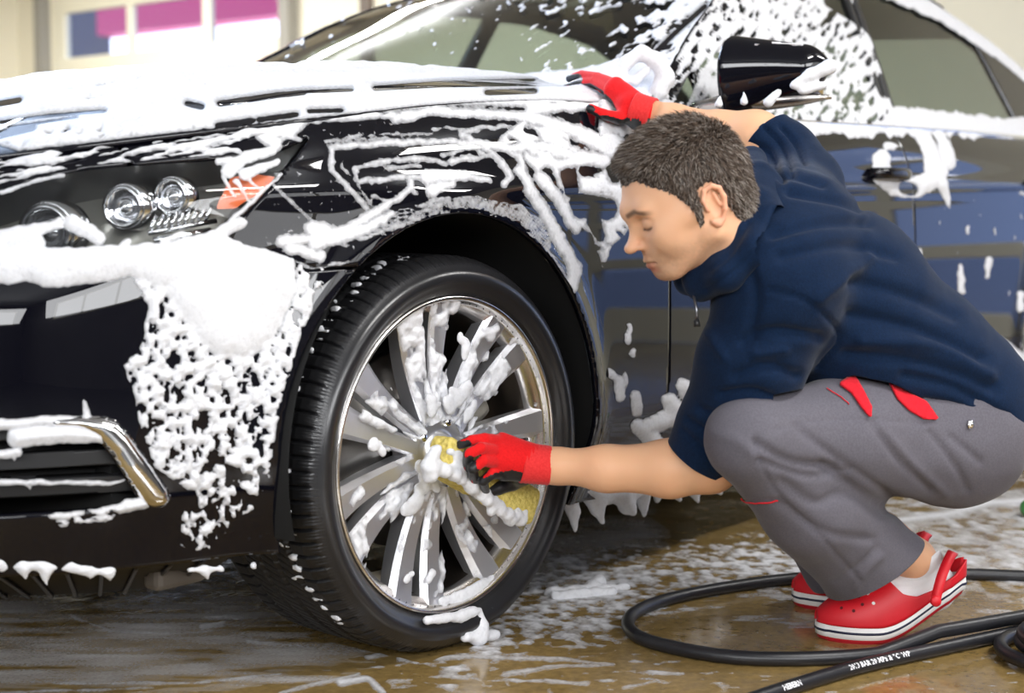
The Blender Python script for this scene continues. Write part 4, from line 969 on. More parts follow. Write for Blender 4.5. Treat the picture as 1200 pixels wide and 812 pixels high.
mpart('collar', V, Q, M_FLEECE)
v, f_ = tube([P_(812, 340, 2.43), P_(816, 362, 2.42), P_(817, 376, 2.42)], .0022, 6); mpart('zip', v, f_, mat('zip', (.25, .25, .27), .3, .9))
v, f_ = tube([P_(816, 374, 2.415), P_(817, 383, 2.415)], [.004, .0055], 8); mpart('zip_puller', v, f_, M_RUBG)
# ---- trousers
hipN, hipF = P_(1112, 512, 2.66), P_(1112, 505, 2.86); knN, anN = P_(879, 514, 2.44), P_(1024, 664, 2.70)
knF, anF = P_(900, 500, 2.80), P_(985, 660, 2.90)
tr = fit_blob([hipN, hipF, knN, anN, knF, anF, P_(1130, 520, 2.75)], .2, .0062)
tr.cone(hipN, P_(985, 512, 2.54), .118, .096, .04).cone(P_(985, 512, 2.54), knN, .096, .068, .03)
tr.cone(hipF, P_(985, 500, 2.84), .118, .095, .04).cone(P_(985, 500, 2.84), knF, .095, .066, .03)
tr.cone(P_(1118, 492, 2.66), P_(1118, 488, 2.86), .120, .120, .05)
tr.cone(P_(1130, 515, 2.68), P_(1130, 512, 2.85), .098, .098, .04)
tr.cone(knN, P_(950, 588, 2.55), .068, .087, .022).cone(P_(950, 588, 2.55), anN, .087, .092, .02).cone(anN, P_(1040, 680, 2.71), .092, .094, .01)
tr.cone(knF, P_(945, 580, 2.86), .064, .078, .03).cone(P_(945, 580, 2.86), anF, .078, .075, .02)
# crease between thigh and calf, hem cut square
tr.cone(P_(1015, 575, 2.40), P_(1090, 612, 2.75), .010, .026, .015, sub=True)
ax = anN-P_(950, 588, 2.55); ax /= np.linalg.norm(ax)
V, Q = tr.mesh(2); N = mesh_normals(V, Q)
nz = fbm(V@CR*10+V[:, 2]*5, V@FW*7, V[:, 2]*12-V@CR*6, 15, 3); V = V+N*(.0045*nz)[:, None]; V = relax(V, Q, 1)
c8 = lambda l: [(820+a/2.071, 420+b_/2.071) for a, b_ in l]
TF = [(c8([(130, 195), (150, 260), (200, 340), (300, 440), (390, 540)]), 2.0, -.004), (c8([(135, 205), (220, 250), (330, 265)]), 5, -.008), (c8([(150, 250), (260, 285), (360, 275)]), 4, -.006), (c8([(170, 180), (250, 155), (400, 148), (560, 160)]), 1.6, -.003), (c8([(300, 260), (380, 320), (460, 370)]), 6, -.009), (c8([(240, 170), (330, 240), (430, 310), (500, 360)]), 5, -.006), (c8([(420, 160), (480, 240), (560, 320)]), 5, -.006), (c8([(440, 170), (520, 260), (600, 330)]), 5, .004), (c8([(560, 180), (620, 260), (650, 320)]), 4, -.006), (c8([(610, 190), (680, 250)]), 4, -.005), (c8([(200, 300), (280, 350), (350, 330), (440, 380)]), 6, -.006), (c8([(190, 350), (300, 420), (420, 440)]), 5, -.005), (c8([(330, 540), (390, 500), (430, 460)]), 4, -.004), (c8([(95, 345), (190, 343)]), 1.5, -.002), (c8([(30, 180), (90, 200), (130, 230)]), 7, .003), (c8([(380, 560), (400, 520), (440, 480)]), 4, .004)]
V = crease(V, N, TF)
fx, fy, fdp = proj(V); nearleg = (V-P_(948, 582, 2.62))@FW < .14
hax = CR*.50-UPV*.86; ctf = np.where((fy > 600) & (fx < 1110), np.where(nearleg, -(V-P_(1026, 665, 2.70))@hax, -(V-P_(992, 672, 2.90))@hax), .5); VV, FF = mesh_clip(V, Q, ctf)
tro = mpart('trousers', VV, FF, [M_TROUS]); solidify(tro, .005, -1)
# red pocket welts, seams and rivet lie on the cloth: cut from the trouser surface and lifted a little
NV = mesh_normals(V, Q); vis_ok = (NV@CF < .2) & nearleg
def patch(name, poly, m, lift=.004):
    f = np.where(nearleg & (NV@CF < .75), polyfield(fx, fy, poly), -9.)
    VV, FF = mesh_clip(V+NV*lift, Q, f)
    comp = np.arange(len(VV))                        # keep the one connected piece
    for _ in range(400):
        c0 = comp.copy()
        for p_ in FF: comp[p_] = comp[p_].min()
        if (c0 == comp).all(): break
    cnt_ = np.bincount(comp, minlength=len(VV)); dpt = (VV-CAM)@CF; big = min((k_ for k_ in np.nonzero(cnt_ > 25)[0]), key=lambda k_: dpt[comp == k_].mean()); FF = [p_ for p_ in FF if comp[p_[0]] == big]; u = np.unique(np.concatenate([np.array(p_) for p_ in FF])); mp = -np.ones(len(VV), int); mp[u] = np.arange(len(u)); VV = VV[u]; FF = [[int(mp[i]) for i in p_] for p_ in FF]
    o = mpart(name, VV, FF, m); solidify(o, .004, -1); return o
patch('pocket_welt', [(983, 452), (1000, 440), (1012, 462), (1020, 478), (1019, 491), (1008, 478), (997, 462)], M_REDC, .006)
patch('pocket_welt', [(1040, 449), (1062, 462), (1084, 472), (1099, 493), (1080, 491), (1064, 482), (1050, 468)], M_REDC, .006)
def seam(pts, r, m, lift=.003):
    out = []
    for a, b_ in curve(pts, 30):
        i = np.argmin((fx-a)**2+(fy-b_)**2+1e5*(~vis_ok)); out.append(V[i]+NV[i]*lift)
    out = np.array(out); k = np.array([1, 2, 3, 2, 1])/9; out = np.stack([np.convolve(np.pad(out[:, j], 2, mode='edge'), k, 'valid') for j in range(3)], 1)
    v, f2_ = tube(out, r, 5); mpart('seam', v, f2_, m)
seam([(866, 587), (890, 588), (912, 585)], .0014, M_REDC); seam([(1002, 441), (1022, 446), (1036, 446)], .003, M_REDC, .005); seam([(968, 455), (990, 470), (1004, 488)], .0010, M_REDC, .002)
i = np.argmin((fx-1137)**2+(fy-500)**2+1e5*(~vis_ok)); v, f_ = lathe([(0, -.003), (.006, -.002), (.008, .003)], 16, 'y'); mpart('button', v+V[i]+NV[i]*.004, f_, M_CHROME)
# ---- head, in its own axes: x forward, y left (towards the camera), z up
HS = 1.0; hp, hyaw = math.radians(25), math.radians(-11)
fwd0 = -CR*math.cos(hyaw)+HF*math.sin(hyaw); left0 = np.cross(UPV, fwd0)
fwd = fwd0*math.cos(hp)-UPV*math.sin(hp); upv = np.cross(fwd, left0)
HR = np.stack([fwd, left0, upv], 1)                                   # columns = local axes
ear_w = P_(836, 242, 2.36); HO = ear_w-HR@np.array([-.010, .074, .004])*HS
def hw(p): return HO+(np.asarray(p, float)*HS)@HR.T
hb = Blob((-.16, -.115, -.20), (.15, .115, .17), .0021)
hb.ell((-.004, 0, .048), (.098, .076, .092), k=.0).ell((.030, 0, .018), (.066, .063, .080), k=.03).ell((.040, 0, -.040), (.050, .050, .050), k=.03)
hb.ell((.078, 0, -.079), (.020, .022, .018), k=.024)
for s in (-1, 1):
    hb.cone((.006, s*.056, -.038), (.070, s*.022, -.080), .018, .016, .025).cone((.004, s*.058, .0), (.006, s*.056, -.038), .018, .018, .02)
    hb.ell((.058, s*.038, -.018), (.030, .024, .030), k=.025).cone((.030, s*.062, .010), (.070, s*.042, .002), .013, .014, .022)
hb.cone((.080, -.034, .040), (.080, .034, .040), .015, .015, .018).cone((.091, 0, .038), (.094, 0, .045), .012, .014, .02)
for s in (-1, 1): hb.ell((.100, s*.034, .020), (.018, .018, .013), k=.014, sub=True)
for s in (-1, 1): hb.ell((.0775, s*.033, .019), (.0150, .0165, .0138), k=.004)
hb.cone((.088, 0, .028), (.115, 0, -.009), .0080, .0095, .012).ell((.1175, 0, -.0105), (.0100, .0095, .0092), k=.009)
for s in (-1, 1): hb.ell((.1015, s*.0105, -.0150), (.0095, .0058, .0062), k=.008)
for s in (-1, 1): hb.ell((.106, s*.0065, -.0215), (.005, .003, .003), k=.003, sub=True)
hb.ell((.082, 0, -.045), (.020, .030, .026), k=.018)
lipc = [(.0905, .022, -.0475), (.0985, .011, -.0445), (.1010, 0, -.0445), (.0985, -.011, -.0445), (.0905, -.022, -.0475)]
for i in range(4): hb.cone(lipc[i], lipc[i+1], .0055 if i in (1, 2) else .004, .0055 if i in (0, 1) else .004, .005)
for i in range(4): hb.cone(S_(lipc[i])+[-.002, 0, -.0105], S_(lipc[i+1])+[-.002, 0, -.0105], .006 if i in (1, 2) else .0042, .006, .005)
for i in range(4): hb.cone(S_(lipc[i])+[.0045, 0, -.0055], S_(lipc[i+1])+[.0045, 0, -.0055], .0016, .0016, .003, sub=True)
hb.cone((-.030, 0, -.02), (-.075, 0, -.17), .058, .066, .03).cone((.0, 0, -.05), (-.030, 0, -.15), .045, .055, .03)
for s in (-1, 1):         # ears: shell, rim, lobe, hollow
    e = lambda x, z, o=0: (x, s*(.0795+o), z)
    hb.ell(e(-.010, .004, -.004), (.0150, .0065, .0260), k=.006)
    rim = [(.003, .004), (.004, .020), (-.003, .033), (-.016, .036), (-.026, .028), (-.028, .012), (-.022, -.006), (-.013, -.020), (-.004, -.026), (.003, -.018)]
    for i in range(len(rim)-1): hb.cone(e(*rim[i], .004+.003*(i > 2)*(i < 7)), e(*rim[i+1], .004+.003*(i > 1)*(i < 6)), .0040, .0040, .003)
    hb.ell(e(-.004, -.022, .003), (.008, .005, .009), k=.004); hb.ell(e(-.009, .004, .006), (.0085, .006, .015), k=.004, sub=True); hb.cone(e(-.016, .024, .003), e(-.018, .004, .004), .003, .003, .004)
Vh, Qh = hb.mesh(1); Vh[:, 2] = np.where((Vh[:, 2] < 0) & (Vh[:, 0] > -.03), Vh[:, 2]*(1-.18*sstep(-.03, .02, Vh[:, 0])), Vh[:, 2])
# colours of the skin: lips, flushed ears and nose, stubble
lx, ly, lz = Vh.T; tint = np.tile(np.array([.78, .44, .265]), (len(Vh), 1))
def blend(mask, c):
    global tint; tint = tint*(1-mask[:, None])+np.array(c)*mask[:, None]
blend(.55*np.exp(-((lx-.10)/.035)**2-((lz+.055)/.035)**2)*(np.abs(ly) < .07)*.6+.42*sstep(-.012, -.045, lz)*sstep(-.02, .02, lx)*sstep(.115, .100, lx)*(.7+.3*vnoise(lx*300, ly*300, lz*300)), (.36, .22, .145))
blend(.75*np.exp(-((lz+.0505)/.0085)**4)*np.exp(-((ly)/.021)**4)*sstep(.088, .094, lx), (.56, .17, .13))
blend(.45*sstep(.078, .088, np.abs(ly))*(lx < .02), (.80, .33, .22)); blend(.25*np.exp(-((lx-.112)/.012)**2-((lz+.01)/.012)**2), (.78, .34, .22))
blend(.35*np.exp(-((lx-.083)/.014)**2-((lz-.012)/.010)**2-((np.abs(ly)-.033)/.018)**2), (.50, .25, .16))
brow = np.exp(-((lz-(.0405+.004*np.clip((np.abs(ly)-.012)/.02, 0, 1)-.010*np.clip((np.abs(ly)-.036)/.02, 0, 1)))/.0042)**4)*sstep(.010, .016, np.abs(ly))*sstep(.058, .048, np.abs(ly))*(lx > .04)
blend(.80*brow, (.075, .045, .03)); lid = np.exp(-((lz-(.0120-.0015*np.cos((np.abs(ly)-.033)/.014*1.5)))/.0019)**2)*sstep(.017, .021, np.abs(ly))*sstep(.051, .046, np.abs(ly))*(lx > .05)
blend(.92*lid, (.035, .022, .018)); blend(.35*np.exp(-((lz-.0285)/.0016)**2)*sstep(.018, .022, np.abs(ly))*sstep(.052, .046, np.abs(ly))*(lx > .05), (.35, .17, .11))
# body below the clothes: neck, arms, legs in one mesh with the head
bb = fit_blob([hipN, hipF, knN, knF, anN, anF, shN, shF, elN, elF, wrN, wrF, P_(1085, 660, 2.72)], .14, .0075)
bb.cone(spine[0], spine[2], .10, .11, .04, **wide(.72)).cone(spine[2], spine[4], .11, .06, .04, **wide(.66))
ab = Blob(np.minimum.reduce([elN, wrN])-.09, np.maximum.reduce([elN, wrN])+.09, .0042)
E1 = P_(832, 543, 2.55)
for b_, k_ in ((ab, .02), (bb, .02)):
    b_.cone(P_(846, 505, 2.53), E1, .046, .047, k_).cone(E1, P_(785, 549, 2.565), .046, .047, k_).cone(P_(785, 549, 2.565), P_(710, 549, 2.595), .046, .0375, k_).cone(P_(710, 549, 2.595), P_(652, 546, 2.62), .0365, .029, k_).cone(P_(652, 546, 2.62), P_(620, 543, 2.635), .028, .030, k_)
bb.cone(shN, P_(846, 505, 2.53), .06, .046, .02)
bb.cone(shF, P_(910, 180, 2.855), .05, .044, .02)
bb.cone(hipN, knN, .085, .05, .03).cone(knN, anN, .05, .038, .02).cone(hipF, knF, .085, .05, .03).cone(knF, anF, .05, .038, .02).cone(spine[0], hipN, .10, .09, .04).cone(spine[0], hipF, .10, .09, .04)
fb = fit_blob([elF, wrF, shF], .09, .0045)
fb.cone(P_(918, 184, 2.85), P_(885, 162, 2.865), .045, .048, .02).cone(P_(885, 162, 2.865), P_(845, 158, 2.90), .048, .044, .025).cone(P_(845, 158, 2.90), P_(790, 143, 2.96), .042, .033, .02).cone(P_(790, 143, 2.96), P_(752, 130, 3.0), .030, .028, .02)
lb = fit_blob([P_(1030, 640, 2.7), P_(1100, 690, 2.72)], .08, .004)
lb.cone(P_(1032, 628, 2.72), P_(1072, 656, 2.745), .045, .035, .02).cone(P_(1072, 656, 2.745), P_(1088, 676, 2.75), .035, .028, .02)
BV, BQ = [], []; BT = []
def addb(V, Q, t=None):
    n = sum(len(a) for a in BV); BV.append(V); BQ.append(Q+n); BT.append(np.tile(np.array([.78, .435, .255]), (len(V), 1)) if t is None else t)
addb(hw(Vh), Qh, tint)
for b_ in (ab, fb, lb): addb(*b_.mesh(2))
addb(*bb.mesh(2))
VB = np.vstack(BV); QB = np.vstack(BQ); TB = np.vstack(BT)
body = mpart('body', VB, QB, M_SKIN); ca = body.data.attributes.new('tint', 'FLOAT_COLOR', 'POINT'); ca.data.foreach_set('color', np.concatenate([TB, np.ones((len(TB), 1))], 1).astype(np.float32).ravel())
# ---- hair: scalp cap and thousands of short strands
Nh = mesh_normals(Vh, Qh)
az = np.abs(ly)
def hair_in(x, a, z):
    line = np.interp(x, [-.13, -.085, -.06, -.040, -.030, -.020, .004, .012, .022, .027, .040, .055, .066, .076, .10], [-.075, -.070, -.055, -.030, .005, .040, .036, -.012, -.018, .020, .046, .062, .074, .086, .085])
    line = np.where(x > .04, line+.012*np.clip((a-.03)/.03, 0, 1)*0, line)
    ear = ((x+.012)/.023)**2+((z-.004)/.036)**2 < 1
    return (z-line), (ear & (a > .072))
hd_, he_ = hair_in(lx, az, lz); jit = .0035*vnoise(lx*160, ly*160, lz*160, 9)
hm_ = (hd_+jit > 0) & (~he_) & (lz > -.09) & (az < .082)
qh = Qh[hm_[Qh].all(1)]; u = np.unique(qh); mp = -np.ones(len(Vh), int); mp[u] = np.arange(len(u))
lump = .0075+.004*fbm(lx*45, ly*45, lz*45, 33, 3); edge = np.clip((hd_)/.035, .05, 1)
capV = Vh+Nh*(lump*edge)[:, None]
HV = [capV[u]]; HQ = [tuple(r) for r in mp[qh].tolist()]; HC = [np.tile([.040, .028, .021], (len(u), 1))]; nb = len(u)
ctr = capV[qh].mean(1); nr = Nh[qh].mean(1); ns = 26000
pick = rng.integers(0, len(qh), ns); w4 = rng.dirichlet((1, 1, 1, 1), ns); root = (capV[qh[pick]]*w4[..., None]).sum(1); nn_ = nr[pick]
top = np.clip((root[:, 2]-.07)/.05, 0, 1)[:, None]; back = np.clip((-.02-root[:, 0])/.05, 0, 1)[:, None]
comb = top*np.array([.9, .25, .0])+(1-top)*(1-back)*np.array([.10, 0, -.9])+(1-top)*back*np.array([-.15, 0, -.95])
dirn = nn_*(.35+.45*top)+comb*.8+rng.normal(0, .28, (ns, 3)); dirn /= np.linalg.norm(dirn, axis=1, keepdims=True)
flow = vnoise(root[:, 0]*60, root[:, 1]*60, root[:, 2]*60, 4)[:, None]; dirn += .35*flow*np.cross(nn_, dirn)
ed = np.clip(hair_in(root[:, 0], np.abs(root[:, 1]), root[:, 2])[0]/.03, .25, 1)[:, None]
Ls = (.009+.012*top+.004*rng.random((ns, 1)))*ed
side = np.cross(dirn, rng.normal(0, 1, (ns, 3))); side /= np.linalg.norm(side, axis=1, keepdims=True); wd = .00055
mid = root+dirn*Ls*.55; tip = root+dirn*Ls*.95+comb*Ls*.25-nn_*Ls*.12
sv = np.stack([root-side*wd, root+side*wd, mid+side*wd*.8, mid-side*wd*.8, tip], 1).reshape(-1, 3)
base = nb+5*np.arange(ns); HQ += np.stack([base, base+1, base+2, base+3], 1).tolist()+np.stack([base+3, base+2, base+4], 1).tolist()
g = rng.random((ns, 1)); greyp = .25+.35*np.clip((.03-root[:, 2:3])/.06, 0, 1)+.25*np.clip((root[:, 0:1]-.03)/.05, 0, 1)
colr = np.where(rng.random((ns, 1)) < greyp, np.array([[.30, .26, .225]])*(.7+.7*g), np.array([[.095, .066, .048]])*(.6+.9*g))
HC.append(np.repeat(colr, 5, 0)); HV.append(sv)
hair = mpart('hair', hw(np.vstack(HV)), [tuple(q) for q in HQ], None); mh = mat('hair_strands', (.05, .035, .025), .5, spec=.35); hair.data.materials.append(mh)
ca = hair.data.attributes.new('tint', 'FLOAT_COLOR', 'POINT'); HCc = np.vstack(HC); ca.data.foreach_set('color', np.concatenate([HCc, np.ones((len(HCc), 1))], 1).astype(np.float32).ravel())
at = mh.node_tree.nodes.new('ShaderNodeAttribute'); at.attribute_name = 'tint'; mh.node_tree.links.new(at.outputs['Color'], mh.node_tree.nodes['Principled BSDF'].inputs['Base Color'])
# ------------------------------------------------------------------ gloves, sponge, shoes
def glove(name, label, palm, fingers, thumb, cuff, coat_fn, h=.0022):
    """palm: list of (a, b, ra, rb); fingers: lists of points with radii; everything one continuous skin, coloured by side"""
    pts = [p for s_ in palm for p in s_[:2]]+[p for f_ in fingers for p in f_[0]]+list(thumb[0])+[cuff[0], cuff[1]]
    b = fit_blob(pts, .04, h)
    for a, c, ra, rb in palm: b.cone(a, c, ra, rb, .014)
    for P, R in fingers:
        b.cone(P[0], P[1], R[0], R[1], .004)
        for i in range(1, len(P)-1): b.cone(P[i], P[i+1], R[i], R[i+1], .0015)
    P, R = thumb
    for i in range(len(P)-1): b.cone(P[i], P[i+1], R[i], R[i+1], .010 if i == 0 else .004)
    V, Q = b.mesh(1); N = mesh_normals(V, Q)
    me = make_mesh(name, V-MO, Q.tolist()); me.materials.append(M_GLOVE); me.materials.append(M_RUBG)
    c = coat_fn(V, N); me.polygons.foreach_set('material_index', (c[Q].sum(1) >= 2).astype(np.int32))
    g = link(name, me, None, man); g['label'] = label
    # ribbed cuff
    a, c_, ra, rb = cuff; n = 15; t = np.linspace(0, 1, n)[:, None]; v, f_ = tube(a+(c_-a)*t, (ra+(rb-ra)*t[:, 0])+.0011*(np.arange(n) % 2), 28, False)
    o = mpart('cuff', v, f_, M_CUFF, g); o.location = (0, 0, 0); o.matrix_parent_inverse = Matrix.Identity(4); solidify(o, .003, -1)
    return g
Y = lambda x, y, yy: pix_y(x, y, yy)
# hand on the sponge
kn = [Y(588, 518, -.088), Y(583, 529, -.096), Y(584, 541, -.098), Y(590, 553, -.095)]
wr = P_(640, 545, 2.625)
fing = [([kn[0], Y(568, 514, -.094), Y(552, 516, -.084), Y(539, 521, -.066)], [.0120, .0096, .0090, .0076]),
        ([kn[1], Y(563, 525, -.106), Y(549, 532, -.096), Y(547, 548, -.072)], [.0122, .0098, .0092, .0080]),
        ([kn[2], Y(566, 540, -.107), Y(554, 549, -.096), Y(556, 563, -.072)], [.0120, .0096, .0090, .0080]),
        ([kn[3], Y(575, 556, -.103), Y(566, 564, -.091), Y(569, 575, -.070)], [.0110, .0090, .0084, .0075])]
palm = [(wr, kn[0], .027, .017), (wr, kn[1], .027, .018), (wr, kn[2], .027, .018), (wr, kn[3], .027, .016), (Y(602, 532, -.092), Y(606, 552, -.09), .02, .02), (Y(612, 535, -.09), Y(608, 556, -.085), .022, .020)]
th = ([Y(618, 556, -.082), Y(600, 566, -.072), Y(584, 572, -.066), Y(572, 577, -.062)], [.017, .0135, .0115, .0095])
def coatN(V, N):
    x, y, d = proj(V); fold = polyfield(x, y, [(562, 563), (580, 555), (600, 551), (620, 556), (632, 570), (640, 590), (560, 600), (556, 574)]) > 0
    tip = strokefield(x, y, [([(551, 541), (552, 550)], 6.5), ([(558, 556), (561, 565)], 6.5), ([(566, 569), (572, 575)], 7), ([(536, 522), (548, 520)], 4)]) > 0
    under = (N@np.array([0, 1.0, 0])) > .15
    return fold | tip | under
glove('glove', 'red knit glove with black coated palm pressing the sponge to the wheel', palm, fing, th, (P_(611, 542, 2.615), P_(645, 546, 2.622), .0345, .0325), coatN)
# hand resting on the fender
i_ = np.argmin((hx-672)**2+(hy-104)**2+1e6*(TG[..., 1] > .5)); D0 = float(hd.ravel()[i_])-.02
FD = lambda x, y, o=0.0: P_(x, y, float(np.interp(x, [660, 690, 715, 735, 765], [3.275, 3.185, 3.06, 3.03, 3.02]))-.03+.45*o)
kn = [FD(722, 100, .02), FD(718, 107, -.01), FD(720, 118, -.035), FD(722, 110, .0)]
wr2 = FD(752, 134, -.02)
fing = [([kn[0], FD(700, 91, .03), FD(682, 88, .035), FD(668, 92, .035)], [.0125, .0108, .010, .009]),
        ([kn[1], FD(698, 96, -.005), FD(680, 97, -.01), FD(664, 103, -.01)], [.0125, .0108, .010, .009]),
        ([FD(726, 106, .03), FD(706, 99, .06), FD(690, 98, .07), FD(676, 102, .075)], [.012, .0105, .0098, .009]),
        ([FD(730, 112, .04), FD(714, 107, .075), FD(702, 107, .085), FD(692, 112, .09)], [.011, .0095, .009, .008])]
palm = [(wr2, kn[0], .028, .017), (wr2, kn[1], .028, .018), (wr2, FD(730, 112, .02), .028, .018), (wr2, FD(736, 125, -.03), .026, .020)]
th = ([P_(738, 133, 2.99), P_(724, 138, 2.965), P_(707, 134, 2.945), P_(692, 127, 2.95)], [.018, .0120, .0100, .0088])
def coatF(V, N):
    x, y, d = proj(V); dn = N[:, 2] < -.30
    tip = strokefield(x, y, [([(662, 94), (676, 93)], 6.5), ([(684, 126), (692, 128)], 5), ([(664, 106), (674, 105)], 4)]) > 0
    return dn | tip
glove('glove', 'red knit glove with black fingertips resting on the soapy fender', palm, fing, th, (FD(742, 128, -.022), FD(765, 135, -.03), .0335, .0325), coatF)
# ---- sponge
s0, s1 = Y(516, 534, -.042), Y(615, 592, -.042); sa = s1-s0; SL = np.linalg.norm(sa); sa /= SL; sb = np.array([0, 1.0, 0])-sa*sa[1]; sb /= np.linalg.norm(sb); sc = np.cross(sa, sb)
SR = np.stack([sa, sb, sc], 1); sctr = (s0+s1)/2
spb = Blob(sctr-.19, sctr+.19, .0032); spb.rbox(sctr, (SL/2+.012, .024, .034), .012, SR)
spb.ell(sctr-sc*.036+sb*.0, (.02, .05, .012), SR, k=.01, sub=True).ell(sctr+sc*.036, (.02, .05, .010), SR, k=.01, sub=True)
rs = np.random.default_rng(3)
for k in range(260):
    u = rs.uniform(-1, 1, 3)*np.array([SL/2+.012, .024, .034]); f = rs.integers(0, 3); u[f] = np.sign(u[f]+.001)*np.array([SL/2+.012, .024, .034])[f]
    spb.ell(sctr+SR@u, np.full(3, rs.uniform(.0018, .0045)), None, k=.001, sub=True)
V, Q = spb.mesh(0); N = mesh_normals(V, Q); V = V+N*(.0012*fbm(V[:, 0]*160, V[:, 1]*160, V[:, 2]*160, 2, 2))[:, None]
M_SP = mat('sponge', (.80, .66, .20), .9, noise=(120, (.58, .45, .10), .4, .65), bump=(260, .8, .003), spec=.2)
spo = empty('sponge', tuple(sctr)); tag(spo, 'yellow porous car-wash sponge held against the wheel by a red glove', 'sponge')
obj('pad', V-sctr, Q.tolist(), M_SP, spo)
fm = []
for l, yy, r0, r1 in [([(508, 546), (522, 552), (540, 556)], -.064, 6, 6), ([(540, 556), (560, 572), (580, 592), (598, 606)], -.064, 7, 6), ([(505, 535), (512, 524)], -.064, 6, 5), ([(530, 530), (545, 545)], -.066, 5, 6), ([(598, 606), (614, 606)], -.060, 8, 6), ([(505, 552), (500, 545)], -.06, 9, 7)]:
    fm.append(([pix_y(a, b_, yy) for a, b_ in l], r0/680, r1/680))
lumps(fm, sctr, spo, h=.003, noise=.003, seed=8, clump=True)

# ---- socks and clogs
M_SOCK = mat('white_sock', (.80, .80, .81), .95, bump=(300, .4, .002)); M_CROC = mat('red_foam_resin', (.62, .008, .018), .5, bump=(200, .08, .001)); M_WHITE = mat('white_resin', (.78, .76, .74), .5); M_NAVY = mat('navy_stripe', (.008, .010, .035), .5); M_SOLE = mat('red_sole', (.42, .008, .018), .5)
sk = fit_blob([P_(1025, 690, 2.72), P_(1125, 690, 2.72)], .09, .0038)
sk.cone(P_(1030, 702, 2.755), P_(1090, 690, 2.755), .039, .037, .02).cone(P_(1094, 688, 2.755), P_(1078, 658, 2.75), .037, .041, .025)
V, Q = sk.mesh(2); N = mesh_normals(V, Q); V = crease(V, N, [([(1040, 692), (1075, 690), (1100, 676)], 2.5, -.003), ([(1045, 684), (1080, 680), (1100, 668)], 2.5, -.003), ([(1060, 704), (1090, 698)], 2, -.002)])
sxp, syp, _ = proj(V); fv = np.interp(sxp, [1020, 1040, 1060, 1080, 1097, 1110], [690, 676, 668, 664, 647, 640]); VV, FF = mesh_clip(V, Q, syp-fv)
mpart('sock', VV, FF, M_SOCK)
sk = fit_blob([P_(1010, 680, 2.93), P_(1095, 670, 2.93)], .09, .006); sk.cone(P_(1010, 690, 2.93), P_(1060, 676, 2.93), .04, .036, .02).cone(P_(1062, 676, 2.93), P_(1050, 645, 2.92), .036, .037, .02)
mpart('sock', *sk.mesh(2), M_SOCK)
